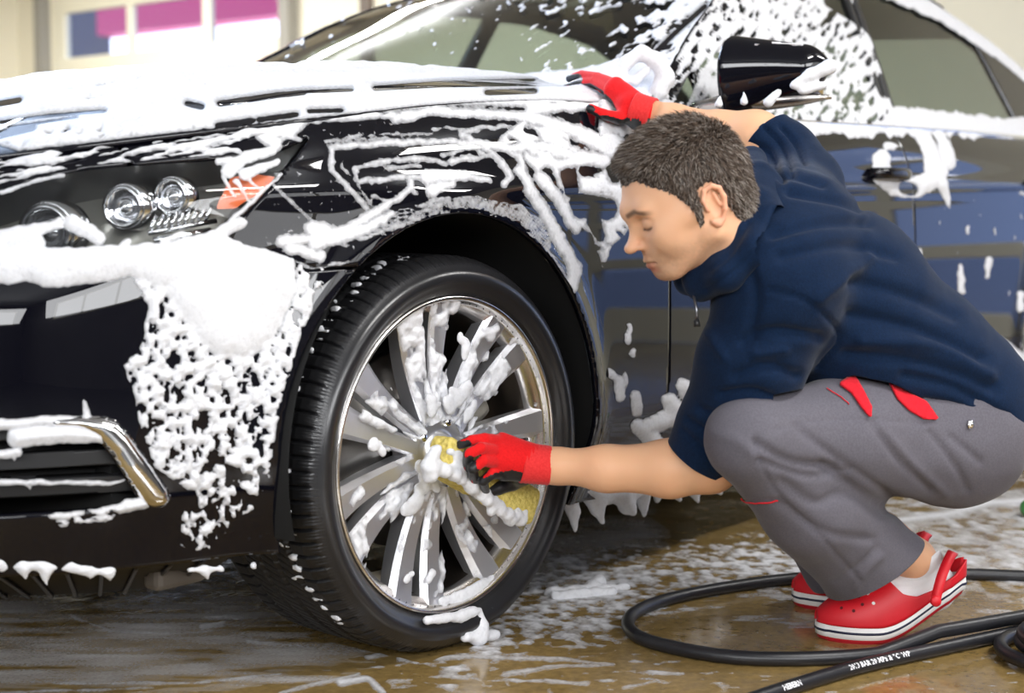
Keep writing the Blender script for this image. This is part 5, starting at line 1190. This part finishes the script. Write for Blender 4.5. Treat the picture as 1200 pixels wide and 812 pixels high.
def clog(toe, L, rise, label, strap_pts):
    fd = CR.copy(); lf = -HF                                           # fd: toe -> heel; lf: towards the camera
    def zb(s): return rise*sstep(.36, 1.05, s)*1.0
    def wd(s): return .052*np.clip(np.sin(np.clip(s/.30, 0, 1)*np.pi/2), 0, 1)**.55*(1-.22*sstep(.3, .65, s))*np.clip((1.0-s)/.14, 0, 1)**.5
    sv_ = np.concatenate([np.linspace(0, .10, 14)[:-1], np.linspace(.10, .86, 30)[:-1], np.linspace(.86, 1.0, 14)])
    loop = [(s, 1) for s in sv_]+[(s, -1) for s in sv_[::-1][1:-1]]; LS = np.array([s for s, _ in loop]); LG = np.array([g for _, g in loop])
    xs_ = LS*L-.012*sstep(.5, 1, LS)*rise/.085
    def ringp(off, grow=0.0):
        w = (wd(LS)+grow*(wd(LS) > .004))*LG; ex = grow*np.where(LS < .05, -1, np.where(LS > .97, 1, 0))
        return toe+np.outer(xs_+ex, fd)+np.outer(w, lf)+np.outer(zb(LS)+off, UPV)
    def bandm(name, offs, m, parent, capb=False, capt=False):
        R = [ringp(o_, g_) for o_, g_ in offs]; n = len(LS); V = np.vstack(R); Fq = []
        for j in range(len(R)-1): Fq += [(j*n+i, j*n+(i+1) % n, (j+1)*n+(i+1) % n, (j+1)*n+i) for i in range(n)]
        if capb:
            for i in range(n//2-1): Fq.append((i, i+1, n-2-i, n-1-i) if n-1-i != i+1 else (i, i+1, n-1-i))
        if capt:
            b0 = (len(R)-1)*n
            for i in range(n//2-1): Fq.append((b0+n-1-i, b0+n-2-i, b0+i+1, b0+i))
        return mpart(name, V, Fq, m, parent)
    c = bandm('clog', [(.008, .0), (.010, .0035), (.020, .0045), (.031, .0035), (.034, .0)], M_WHITE, None, False, True); c['label'] = label
    bandm('outsole', [(.0, -.006), (.002, -.001), (.008, .001), (.010, .001)], M_SOLE, c, True)
    bandm('stripe', [(.0185, .0046), (.0190, .0052), (.0225, .0052), (.0230, .0046)], M_NAVY, c)
    S2, A2 = np.meshgrid(np.linspace(.004, .996, 90), np.linspace(0, np.pi, 60), indexing='ij')
    H = smooth_interp(S2, [0, .05, .15, .3, .45, .6, .8, 1.0], [.012, .026, .042, .060, .078, .085, .075, .06], .03)
    w2 = wd(S2)+.001; yy = w2*np.sign(np.cos(A2))*np.abs(np.cos(A2))**.75; zz = .032+H*np.sin(A2)**.85
    G = toe+(S2*L-.012*sstep(.5, 1, S2)*rise/.085)[..., None]*fd+yy[..., None]*lf+(zb(S2)+zz)[..., None]*UPV
    wall = np.interp(S2, [0, .36, .44, .52, .62, .75, .9, 1.0], [.3, .3, .075, .046, .026, .016, .016, .030])+.032
    v, fc = grid_clip(G, (wall-zz)*100); o = mpart('upper', v, fc, M_CROC, c); solidify(o, .005, 1)
    # vent holes on the toe
    k = 0
    for (s, a) in ((.14, .24), (.20, .18), (.26, .22), (.33, .20), (.18, .34), (.25, .33), (.31, .32), (.15, .46), (.23, .46), (.20, .60), (.28, .60), (.24, .74)):
        i, j = int(s*90), int(a*60); p = G[i, j]; n_ = np.cross(G[i+1, j]-G[i-1, j], G[i, j+1]-G[i, j-1]); n_ /= np.linalg.norm(n_)
        n_ = n_ if n_[2] > 0 else -n_
        t1 = np.cross(n_, lf); t1 /= np.linalg.norm(t1); t2 = np.cross(n_, t1); aa = np.linspace(0, 2*np.pi, 12, endpoint=False); r_ = .0030
        vv = np.vstack([p+n_*.0056+r_*(np.cos(q)*t1+np.sin(q)*t2) for q in aa]+[p+n_*.0050]); mpart('vent_hole', vv, [(q, (q+1) % 12, 12) for q in range(12)], mat('vent_dark', (.10, .004, .006), .8) if k not in (3, 6) else M_WHITE, c); k += 1
    # strap: a flat band over the heel, with rivets
    Cc = curve(strap_pts, 40); T_ = np.gradient(Cc, axis=0); T_ /= np.linalg.norm(T_, axis=1, keepdims=True); ctr = Cc.mean(0)
    out = Cc-ctr; out -= T_*(out*T_).sum(1)[:, None]; out /= np.linalg.norm(out, axis=1, keepdims=True)+1e-9; sd = np.cross(T_, out); hw_, ht_ = .0085, .0025
    V = np.vstack([Cc+sd*hw_+out*ht_, Cc-sd*hw_+out*ht_, Cc-sd*hw_-out*ht_, Cc+sd*hw_-out*ht_]); n = 40
    Fq = [(a*n+i, a*n+i+1, b_*n+i+1, b_*n+i) for a, b_ in ((0, 1), (1, 2), (2, 3), (3, 0)) for i in range(n-1)]+[(0, n, 2*n, 3*n), (n-1, 4*n-1, 3*n-1, 2*n-1)]
    mpart('strap', V, Fq, M_CROC, c)
    for q in (strap_pts[0], strap_pts[-1]):
        v, f_ = lathe([(0, -.005), (.007, -.0045), (.0095, -.002), (.0095, .004)], 20, 'y'); a = math.atan2(HF[0], HF[1]); R3 = np.array(Matrix.Rotation(-a, 3, 'Z')); mpart('rivet', v@R3.T+np.asarray(q)-HF*.003, f_, M_CROC, c)
    for ch in c.children: ch.matrix_parent_inverse = Matrix.Identity(4); ch.location = (0, 0, 0)
    return c
_mp = mpart
def mpart(name, V, Q, m, parent=None, smooth=True, off=None):      # children of a part share the man's origin
    return _mp(name, V, Q, m, parent, smooth)
toeN = pix_floor(964, 756)+HF*.05; toeN[2] = 0
clog(toeN, .272, .085, 'red clog with white band and navy stripe, nearest foot', [P_(1096, 704, 2.665), P_(1104, 674, 2.67), P_(1114, 651, 2.70), P_(1117, 648, 2.73), P_(1114, 652, 2.765), P_(1106, 676, 2.79), P_(1098, 703, 2.79)])
toeF = pix_floor(936, 717)+HF*.05; toeF[2] = 0
clog(toeF, .262, .085, 'red clog with white band on the far foot', [P_(1062, 675, 2.88), P_(1072, 648, 2.89), P_(1084, 628, 2.92), P_(1087, 626, 2.95), P_(1084, 630, 2.98), P_(1074, 652, 3.0), P_(1064, 675, 3.0)])

# ------------------------------------------------------------------ hoses
M_HOSE = mat('black_hose', (.014, .014, .017), .38, bump=(150, .15, .002))
HR_ = .0122
def hose(name, pxs, label, zs=None, r=HR_, ex=()):
    pts = [pix_floor(a, b_, r) for a, b_ in pxs]; e0 = pts[0]-pts[1]; e1 = pts[-1]-pts[-2]; pts = [pts[0]+e0/np.linalg.norm(e0)*q for q in (1.6, .8)]+pts+[pts[-1]+e1/np.linalg.norm(e1)*q for q in (.8, 1.6)]; c = curve(pts, 300)
    if zs is not None: c[:, 2] = np.interp(np.linspace(0, 1, 300), *zs)
    v, f_ = tube(c, r, 16); o = obj(name, v, f_, M_HOSE); tag(o, label, 'hose'); return c, o
cA, hoseA = hose('water_hose', [(1420, 690), (1300, 680), (1200, 675), (1100, 672), (1010, 673), (930, 678), (860, 687), (800, 698), (757, 711), (736, 727), (748, 746), (795, 760), (860, 770), (935, 772), (1010, 768), (1080, 759), (1150, 747), (1230, 732), (1330, 712)], 'black water hose curving in a loop around the red clogs', ([0, .74, .785, 1], [HR_, HR_, HR_*3, HR_*3]))
cB, hoseB = hose('water_hose', [(820, 843), (870, 824), (930, 804), (1000, 783), (1060, 769), (1120, 756), (1180, 743), (1250, 728), (1330, 712)], 'black hose with white print running out of the bottom of the frame')
# white print on the hose
def print_on(c, txt, x_from, size):
    cu = bpy.data.curves.new('print', 'FONT'); cu.body = txt; cu.size = size; cu.resolution_u = 1; cu.offset = .0004
    to = bpy.data.objects.new('print_tmp', cu); COL.objects.link(to); me = bpy.data.meshes.new_from_object(to.evaluated_get(bpy.context.evaluated_depsgraph_get())); bpy.data.objects.remove(to)
    bm = bmesh.new(); bm.from_mesh(me); bmesh.ops.triangulate(bm, faces=bm.faces)
    s = np.concatenate([[0], np.cumsum(np.linalg.norm(np.diff(c, axis=0), axis=1))]); px_, _, _ = proj(c); s0_ = np.interp(x_from, px_, s)
    for v in bm.verts:
        q = s0_+v.co.x; P0 = np.array([np.interp(q, s, c[:, k]) for k in range(3)]); P1 = np.array([np.interp(q+.004, s, c[:, k]) for k in range(3)]); t = P1-P0; t /= np.linalg.norm(t)
        sd = np.cross(UPV, t); sd /= np.linalg.norm(sd); a = math.radians(38)+(v.co.y-size*.35)/HR_; v.co = Vector(P0+(HR_+.0006)*(math.sin(a)*UPV-math.cos(a)*sd))
    bm.to_mesh(me); bm.free(); o = link('print', me, mat('white_print', (.75, .75, .78), .6), hoseB)
print_on(cB, '2013 BAR 20 MPa & °C  WP', 990, .0125); print_on(cB, 'HEBERN', 912, .0125)
# coil in the corner
cc = pix_floor(1262, 778); th_ = np.linspace(0, 2*np.pi*4, 420); k = th_/(2*np.pi)
rad = .150-.020*np.sin(k*1.3)-.022*k; cx_ = .012*np.sin(k*2.1); cpts = np.stack([cc[0]+rad*np.cos(th_+5.4)+cx_, cc[1]+rad*np.sin(th_+5.4)-.006*k, HR_+.0165*k+.004*np.sin(th_+1)], 1)
v, f_ = tube(cpts, HR_, 14); o = obj('coiled_hose', v, f_, M_HOSE); tag(o, 'coil of black hose stacked in the lower right corner', 'hose')
# green piece at the right edge
g0 = pix_floor(1197, 596, .024); g1 = g0+CR*.16+HF*.05
gr = empty('brush_handle', tuple(g0)); tag(gr, 'rounded green plastic handle end lying behind the man at the right edge', 'handle')
t = np.linspace(0, 1, 24); v, f_ = tube(np.outer(1-t, g0)+np.outer(t, g1)-g0, .024*np.sqrt(np.clip(1-(1-np.clip(t/.14, 0, 1))**2, .02, 1)), 20); obj('grip', v, f_, mat('green_plastic', (.07, .30, .08), .35), gr)
v, f_ = tube([(g1-g0)*.72, (g1-g0)*.76], .0255, 20); obj('collar_ring', v, f_, M_BLACK, gr)
# ------------------------------------------------------------------ suds on the floor
def floor_grid(x0, x1, y0, y1, d):
    gx, gy = np.meshgrid(np.linspace(x0, x1, int((x1-x0)/d)), np.linspace(y0, y1, int((y1-y0)/d)), indexing='ij'); return np.stack([gx, gy, 0*gx+.0004], -1)
def lay(G, f, hmax, film, dens, label, soft=6):
    hgt = hmax*(1-np.exp(-np.maximum(f, 0)/soft)); Qp = G.copy(); Qp[..., 2] += hgt
    v, fc, hh = grid_clip(Qp, f, np.clip(film+np.maximum(f, 0)/dens, 0, 1)); hh[hh == 0] = film*.6
    me = make_mesh('floor_foam', v, fc); add_thick(me, hh); o = link('floor_foam', me, M_FOAM); tag(o, label, 'foam', None, 'stuff')
FG = floor_grid(-.95, 1.75, -1.0, .95, .0058); ax_, ay_, ad_ = proj(FG); sx_ = FG@CR; sy_ = FG@HF
fl1 = fbm(sx_*55, sy_*45, None, 91, 3); fl2 = fbm(sx_*16, sy_*40, None, 92, 3); fl3 = fbm(sx_*7, sy_*18, None, 93, 2)
inside = lambda poly, s: np.clip(polyfield(ax_, ay_, poly)/s, -3, 1)
mA = inside([(520, 760), (600, 690), (650, 640), (760, 655), (860, 640), (960, 640), (960, 690), (850, 688), (770, 700), (735, 730), (700, 745), (640, 752), (560, 775)], 16)
fA = 7*(fl1+.04+.30*mA+.25*fl3)*(mA > -2)-2*(mA < -1)
mB = inside([(380, 812), (420, 770), (560, 745), (700, 730), (745, 750), (900, 790), (760, 800), (600, 812)], 30)
fB = 7*(fl2*.8+.5*fl1-.36+.18*mB)
mC = inside([(745, 728), (790, 705), (930, 690), (960, 720), (900, 750), (800, 750)], 12); fC = 6*(fl2+.3*fl3-.30+.14*mC)
STR = [([(430, 770), (500, 758), (560, 752), (590, 745)], 4, 3), ([(470, 765), (500, 772), (560, 770), (640, 772), (720, 778)], 5, 2), ([(590, 790), (640, 782), (720, 778)], 4, 2), ([(400, 800), (430, 795), (450, 812)], 6, 4), ([(470, 769), (505, 769)], 7, 6), ([(640, 798), (690, 802)], 3, 2), ([(730, 806), (765, 800)], 3, 1.5), ([(330, 812), (420, 790)], 3, 3), ([(760, 788), (800, 789)], 3), ([(60, 800), (240, 800), (330, 790)], 2, 2), ([(80, 720), (130, 740), (200, 742), (250, 740)], 2.2, 1.5), ([(235, 735), (262, 730)], 4), ([(240, 722), (285, 723)], 3, 2.5), ([(290, 752), (330, 755), (365, 758)], 2.5, 1.5), ([(0, 812), (180, 806)], 2)]
fS = strokefield(ax_+3*fl1, ay_+2*fl2, STR)+1.5*fl1
mU = inside([(-60, 690), (110, 712), (290, 684), (345, 730), (420, 765), (330, 800), (100, 800), (-60, 812)], 25); mV = inside([(590, 690), (640, 612), (760, 600), (780, 640), (700, 655), (640, 690)], 14)
fU = np.where(mU > -1, 3*(.9*fbm(sx_*7, sy_*30, None, 96, 4)+.12+.22*mU), -9); fU = np.maximum(fU, np.where(mV > -1, 3*(.4*fbm(sx_*9, sy_*24, None, 97, 4)+.12+.25*mV), -9))
spk = 9*(vnoise(sx_*75, sy_*60, None, 95)-.80)
ok = (~((np.hypot(FG[..., 0], 0*FG[..., 0]) < .09) & (FG[..., 1] > -.01) & (FG[..., 1] < .27)))
lay(FG, np.where(ok, np.maximum.reduce([fA, np.where(mB > -2.5, fB, -9), np.where(mC > -1, fC, -9), fS, np.where(ay_ > 690, spk, -9)]), -9), .004, .15, 6, 'white suds flakes and streaks scattered on the wet floor around the hose loop')
lay(FG, np.where(ok, fU, -9), .0006, .12, 6.0, 'thin bluish film of suds on the wet floor under the bumper', 3)
FG2 = floor_grid(.6, 4.4, -1.9, .5, .011); ax_, ay_, ad_ = proj(FG2); sx_ = FG2@CR; sy_ = FG2@HF; fl1 = fbm(sx_*38, sy_*26, None, 101, 3); fl3 = fbm(sx_*5, sy_*6, None, 102, 2)
mD = inside([(940, 645), (1040, 590), (1300, 560), (1300, 720), (1140, 690), (1090, 668), (960, 672)], 14); fD = 6*(fl1+.12+.22*mD+.2*fl3)
fD = np.maximum(fD, strokefield(ax_+4*fl1, ay_+2*fl3, [([(1040, 612), (1110, 604), (1160, 590), (1260, 585)], 7, 9)]))
mE = inside([(1080, 668), (1300, 660), (1300, 760), (1130, 745)], 14); fE = np.where(mE > -1, 6*(fl1-.42), -9)
lay(FG2, np.maximum(np.where(mD > -2, fD, -9), fE), .004, .12, 9, 'thin grey-white suds film on the floor behind the man')
# heap of suds beside the tyre
lump_f = [([pix_floor(a, b_, .004) for a, b_ in l], r0, r1) for l, r0, r1 in [([(640, 695), (690, 692), (735, 688)], .012, .006), ([(695, 688), (704, 683)], .020, .012), ([(650, 700), (720, 694)], .010, .008)]]
o = lumps(lump_f, np.zeros(3), None, h=.004, name='floor_foam', clump=True); tag(o, 'small heap of white suds on the floor just right of the tyre', 'foam', None, 'stuff')
# ------------------------------------------------------------------ the room
def struct(name, v, f, m, parent=None):
    o = obj(name, v, f, m, parent, False)
    if parent is None: tag(o, kind='structure')
    return o
M_WALL = mat('cream_wall', (.80, .76, .62), .7, bump=(30, .1, .004)); M_WALL2 = mat('grey_wall', (.13, .125, .12), .6, noise=(1.2, (.09, .085, .085), .3, .7))
M_CEIL = mat('ceiling_paint', (.34, .35, .36), .8); M_DARKW = mat('dark_wall', (.10, .10, .11), .5, noise=(.8, (.05, .05, .055), .3, .7))
M_FRAME = mat('cream_enamel', (.86, .83, .68), .4); M_PANE = glass_mat('window_glass', (.93, .95, .97))
XW = 6.0; ZC = 3.6
def floor_mat():
    m = bpy.data.materials.new('wet_concrete'); m.use_nodes = True; nt = m.node_tree; b = nt.nodes['Principled BSDF']; L = nt.links.new
    tc = nt.nodes.new('ShaderNodeTexCoord')
    def noise(s, d=6, r=.55, dist=0.0):
        n = nt.nodes.new('ShaderNodeTexNoise'); n.inputs['Scale'].default_value = s; n.inputs['Detail'].default_value = d; n.inputs['Roughness'].default_value = r; n.inputs['Distortion'].default_value = dist
        L(tc.outputs['Object'], n.inputs['Vector']); return n
    def ramp(src, p0, c0, p1, c1):
        r = nt.nodes.new('ShaderNodeValToRGB'); r.color_ramp.elements[0].position = p0; r.color_ramp.elements[1].position = p1
        r.color_ramp.elements[0].color = (*c0, 1); r.color_ramp.elements[1].color = (*c1, 1); L(src, r.inputs['Fac']); return r
    n1 = noise(2.2); n2 = noise(55, 4, .6); n3 = noise(3.0, 5, .6, .6)
    base = ramp(n1.outputs['Fac'], .3, (.23, .148, .045), .72, (.42, .285, .11))
    gr = ramp(n2.outputs['Fac'], .35, (.62, .62, .62), .7, (1.05, 1.05, 1.05))
    mx = nt.nodes.new('ShaderNodeMix'); mx.data_type = 'RGBA'; mx.blend_type = 'MULTIPLY'; mx.inputs['Factor'].default_value = .8
    L(base.outputs['Color'], mx.inputs['A']); L(gr.outputs['Color'], mx.inputs['B']); L(mx.outputs['Result'], b.inputs['Base Color'])
    ro = ramp(n3.outputs['Fac'], .35, (.05, .05, .05), .75, (.32, .32, .32)); L(ro.outputs['Color'], b.inputs['Roughness'])
    bp = nt.nodes.new('ShaderNodeBump'); bp.inputs['Strength'].default_value = .35; bp.inputs['Distance'].default_value = .006
    n4 = noise(14, 4, .55, .8); L(n4.outputs['Fac'], bp.inputs['Height']); L(bp.outputs['Normal'], b.inputs['Normal'])
    b.inputs['Coat Weight'].default_value = .3; b.inputs['Coat Roughness'].default_value = .06
    return m
struct('floor', *box(-1.15, XW, -6, 10, -.1, 0), floor_mat())
struct('floor_added_dark', *box(-7, -1.15, -6, 10, -.1, 0), mat('added_dark_slab', (.035, .034, .034), .35, noise=(6, (.02, .02, .021), .35, .65), bump=(60, .4, .004)))  # unseen dark slab added so the bumper reflects black
# the back wall (x = XW) with its two sectional doors: openings are left between wall pieces
def yc(px, row=55): return float(pix_x(px, row, XW)[1])
def zc(py, colm=200): return float(pix_x(colm, py, XW)[2])
DL, DR = yc(60), yc(336)                       # door seen over the hood (DL > DR)
D2A, D2B = -5.0, -1.0                          # door of the wash bay, seen in the paint
struct('wall_back', *join(box(XW, XW+.2, DL, 10, 0, ZC), box(XW, XW+.2, D2B, DR, 0, ZC), box(XW, XW+.2, -6, D2A, 0, ZC), box(XW, XW+.2, D2A, D2B, 2.9, ZC), box(XW, XW+.2, DR, DL, 3.0, ZC)), M_WALL)
struct('wall_right', *box(-7.2, XW+.2, -6.2, -6, 0, ZC), M_WALL2)
struct('wall_front', *box(-7.2, -7, -6.2, 10, 0, ZC), M_DARKW)
struct('wall_left', *box(-7.2, XW+.2, 10, 10.2, 0, ZC), M_WALL)
struct('ceiling', *box(-7.2, XW+.2, -6.2, 10.2, ZC, ZC+.1), M_CEIL)
struct('trim_1', *box(XW-.10, XW, DL+.00, DL+.10, 0, ZC), mat('door_track', (.30, .29, .26), .5))
struct('trim_2', *box(XW-.10, XW, DR-.12, DR-.02, 0, ZC), mat('door_track', (.30, .29, .26), .5))
struct('trim_3', *box(XW-.04, XW, yc(432)-.05, yc(432)+.05, 0, ZC), mat('brown_post', (.12, .09, .07), .5))
def sectional_door(name, y0, y1, ycols, zrows, x=XW+.05):
    """frame with stiles at ycols and rails at zrows (centres, widths), panes between them"""
    d = tag(empty(name, (x, (y0+y1)/2, 0)), kind='structure'); off = np.array([x, (y0+y1)/2, 0])
    def pc(nm, v, f, m): o = obj(nm, np.asarray(v, float)-off, f, m, d, False); return o
    for c, w in ycols: bevel(pc('stile', *box(x-.03, x+.03, c-w/2, c+w/2, 0, 3.0), M_FRAME), .01)
    for c, w in zrows: bevel(pc('rail', *box(x-.034, x+.034, min(y0, y1), max(y0, y1), c-w/2, c+w/2), M_FRAME), .01)
    ys = sorted(c for c, w in ycols); zs = sorted(c for c, w in zrows)
    for a, b_ in zip(ys[:-1], ys[1:]):
        for e, g in zip(zs[:-1], zs[1:]): pc('pane', *box(x-.004, x+.004, a, b_, e, g), M_PANE)
    return d
zr_mid = zc(68); zr_top = zc(-12); hgt = zr_top-zr_mid
sectional_door('door_1', DL, DR, [(yc(67), .16), (yc(149), .07), (yc(239), .09), (yc(330), .12)], [(zr_mid, .17), (zr_top, .14), (zr_mid-hgt, .15), (zr_mid-2*hgt, .15), (.10, .2), (zr_top+hgt, .15), (2.95, .14)])
sectional_door('door_2', D2A, D2B, [(D2A+.08, .16), (-4.0, .1), (-3.0, .1), (-2.0, .1), (D2B-.08, .16)], [(.12, .24), (.62, .1), (1.12, .1), (1.62, .1), (2.12, .1), (2.82, .16)])
# what stands outside: a shop front with a red fascia and lit windows
sh = empty('shop_building', (11.0, 9.0, 0)); tag(sh, 'dark shop building with pink red fascia seen through the garage door panes', 'building')
def sp(nm, v, f, m): return obj(nm, np.asarray(v, float)-np.array([11.0, 9.0, 0]), f, m, sh, False)
sp('wall', *box(11.0, 11.5, 4.0, 19.0, 0, 5.0), mat('shop_wall', (.10, .10, .13), .6))
f0, f1 = float(pix_x(345, 30, 10.9)[1]), float(pix_x(128, 30, 10.9)[1])
sp('fascia', *box(10.7, 11.0, f0-2, f1, float(pix_x(240, 27, 10.7)[2]), float(pix_x(240, 27, 10.7)[2])+.62), mat('pink_red_panel', (.70, .05, .16), .5, emit=((1, .08, .25), .18)))
zz1 = float(pix_x(240, 27, 10.9)[2])
for (a, b_) in ((126, 150), (156, 240), (250, 345)):
    ya, yb = float(pix_x(b_, 40, 10.9)[1]), float(pix_x(a, 40, 10.9)[1]); sp('lit_window', *box(10.95, 11.0, ya, yb, zz1-1.3, zz1-.05), mat('lit_window', (.8, .85, 1), .5, emit=((.80, .86, 1.0), 2.5)))
struct('ground_outside', *box(XW+.2, 40, -40, 60, -.15, -.05), mat('wet_yard', (.20, .21, .24), .25))
# luminaires
WHERE = ['above the crouching man', 'above the rear door on the camera side', 'beyond the bonnet on the far side', 'beyond the front bumper on the far side', 'added to brighten the panelled garage door', 'added to brighten the wall beside the cream pillar']
for i, (lx, ly, lz, pw_, lc_) in enumerate(LAMPS):
    l = empty('ceiling_lamp', (lx, ly, lz)); tag(l, 'hanging fluorescent lamp '+WHERE[i], 'lamp', 'hanging fluorescent lamps')
    bevel(obj('housing', *box(-.80, .80, -.20, .20, -.02, .08), mat('lamp_white', (.85, .85, .85), .4), l, False), .02)
    for s in (-.6, .6):
        v, f_ = tube([(s, 0, .08), (s, 0, ZC-lz)], .006, 6); obj('hanger', v, f_, mat('lamp_white', (.85, .85, .85), .4), l)
    for s in (-.09, .09):
        v, f_ = tube([(-.74, s, -.045), (.74, s, -.045)], .016, 10); obj('tube', v, f_, mat('lamp_tube', (1, 1, 1), .4, emit=((1, .97, .93), 4)), l)

# framed glowing panes added behind the camera to go with the fill light
M_FILLP = mat('glowing_fill_pane', (.9, .92, .95), .5, emit=((.97, .98, 1.0), 3.0))
def glow_panel(name, c, along, n, w, z0=1.8, z1=3.1):
    d = tag(empty(name, c), kind='structure'); ux = np.array(along, float); nx = np.array([ux[1], -ux[0], 0]); 
    for k in range(n):
        s = (k-(n-1)/2)*w
        for (a0, a1, b0, b1, t, m, nm) in ((s-w/2+.05, s+w/2-.05, z0+.05, z1-.05, .02, M_FILLP, 'pane'), (s-w/2-.05, s-w/2+.05, z0, z1, .05, M_FRAME, 'mullion')):
            p = np.array([[*(ux*a+nx*q)[:2], zz] for a in (a0, a1) for q in (-t, t) for zz in (b0, b1)]); obj(nm, p, [(0, 1, 3, 2), (4, 6, 7, 5), (0, 4, 5, 1), (2, 3, 7, 6), (0, 2, 6, 4), (1, 5, 7, 3)], m, d, False)
    for zz in (z0, z1):
        p = np.array([[*(ux*a+nx*q)[:2], zz+h_] for a in (-n*w/2-.05, n*w/2+.05) for q in (-.06, .06) for h_ in (-.05, .05)]); obj('rail', p, [(0, 1, 3, 2), (4, 6, 7, 5), (0, 4, 5, 1), (2, 3, 7, 6), (0, 2, 6, 4), (1, 5, 7, 3)], M_FRAME, d, False)
glow_panel('fill_panel_1', (-6.96, -1.6, 0), (0, 1, 0), 5, 1.4)
glow_panel('fill_panel_2', (-1.0, -5.96, 0), (1, 0, 0), 6, 1.35)
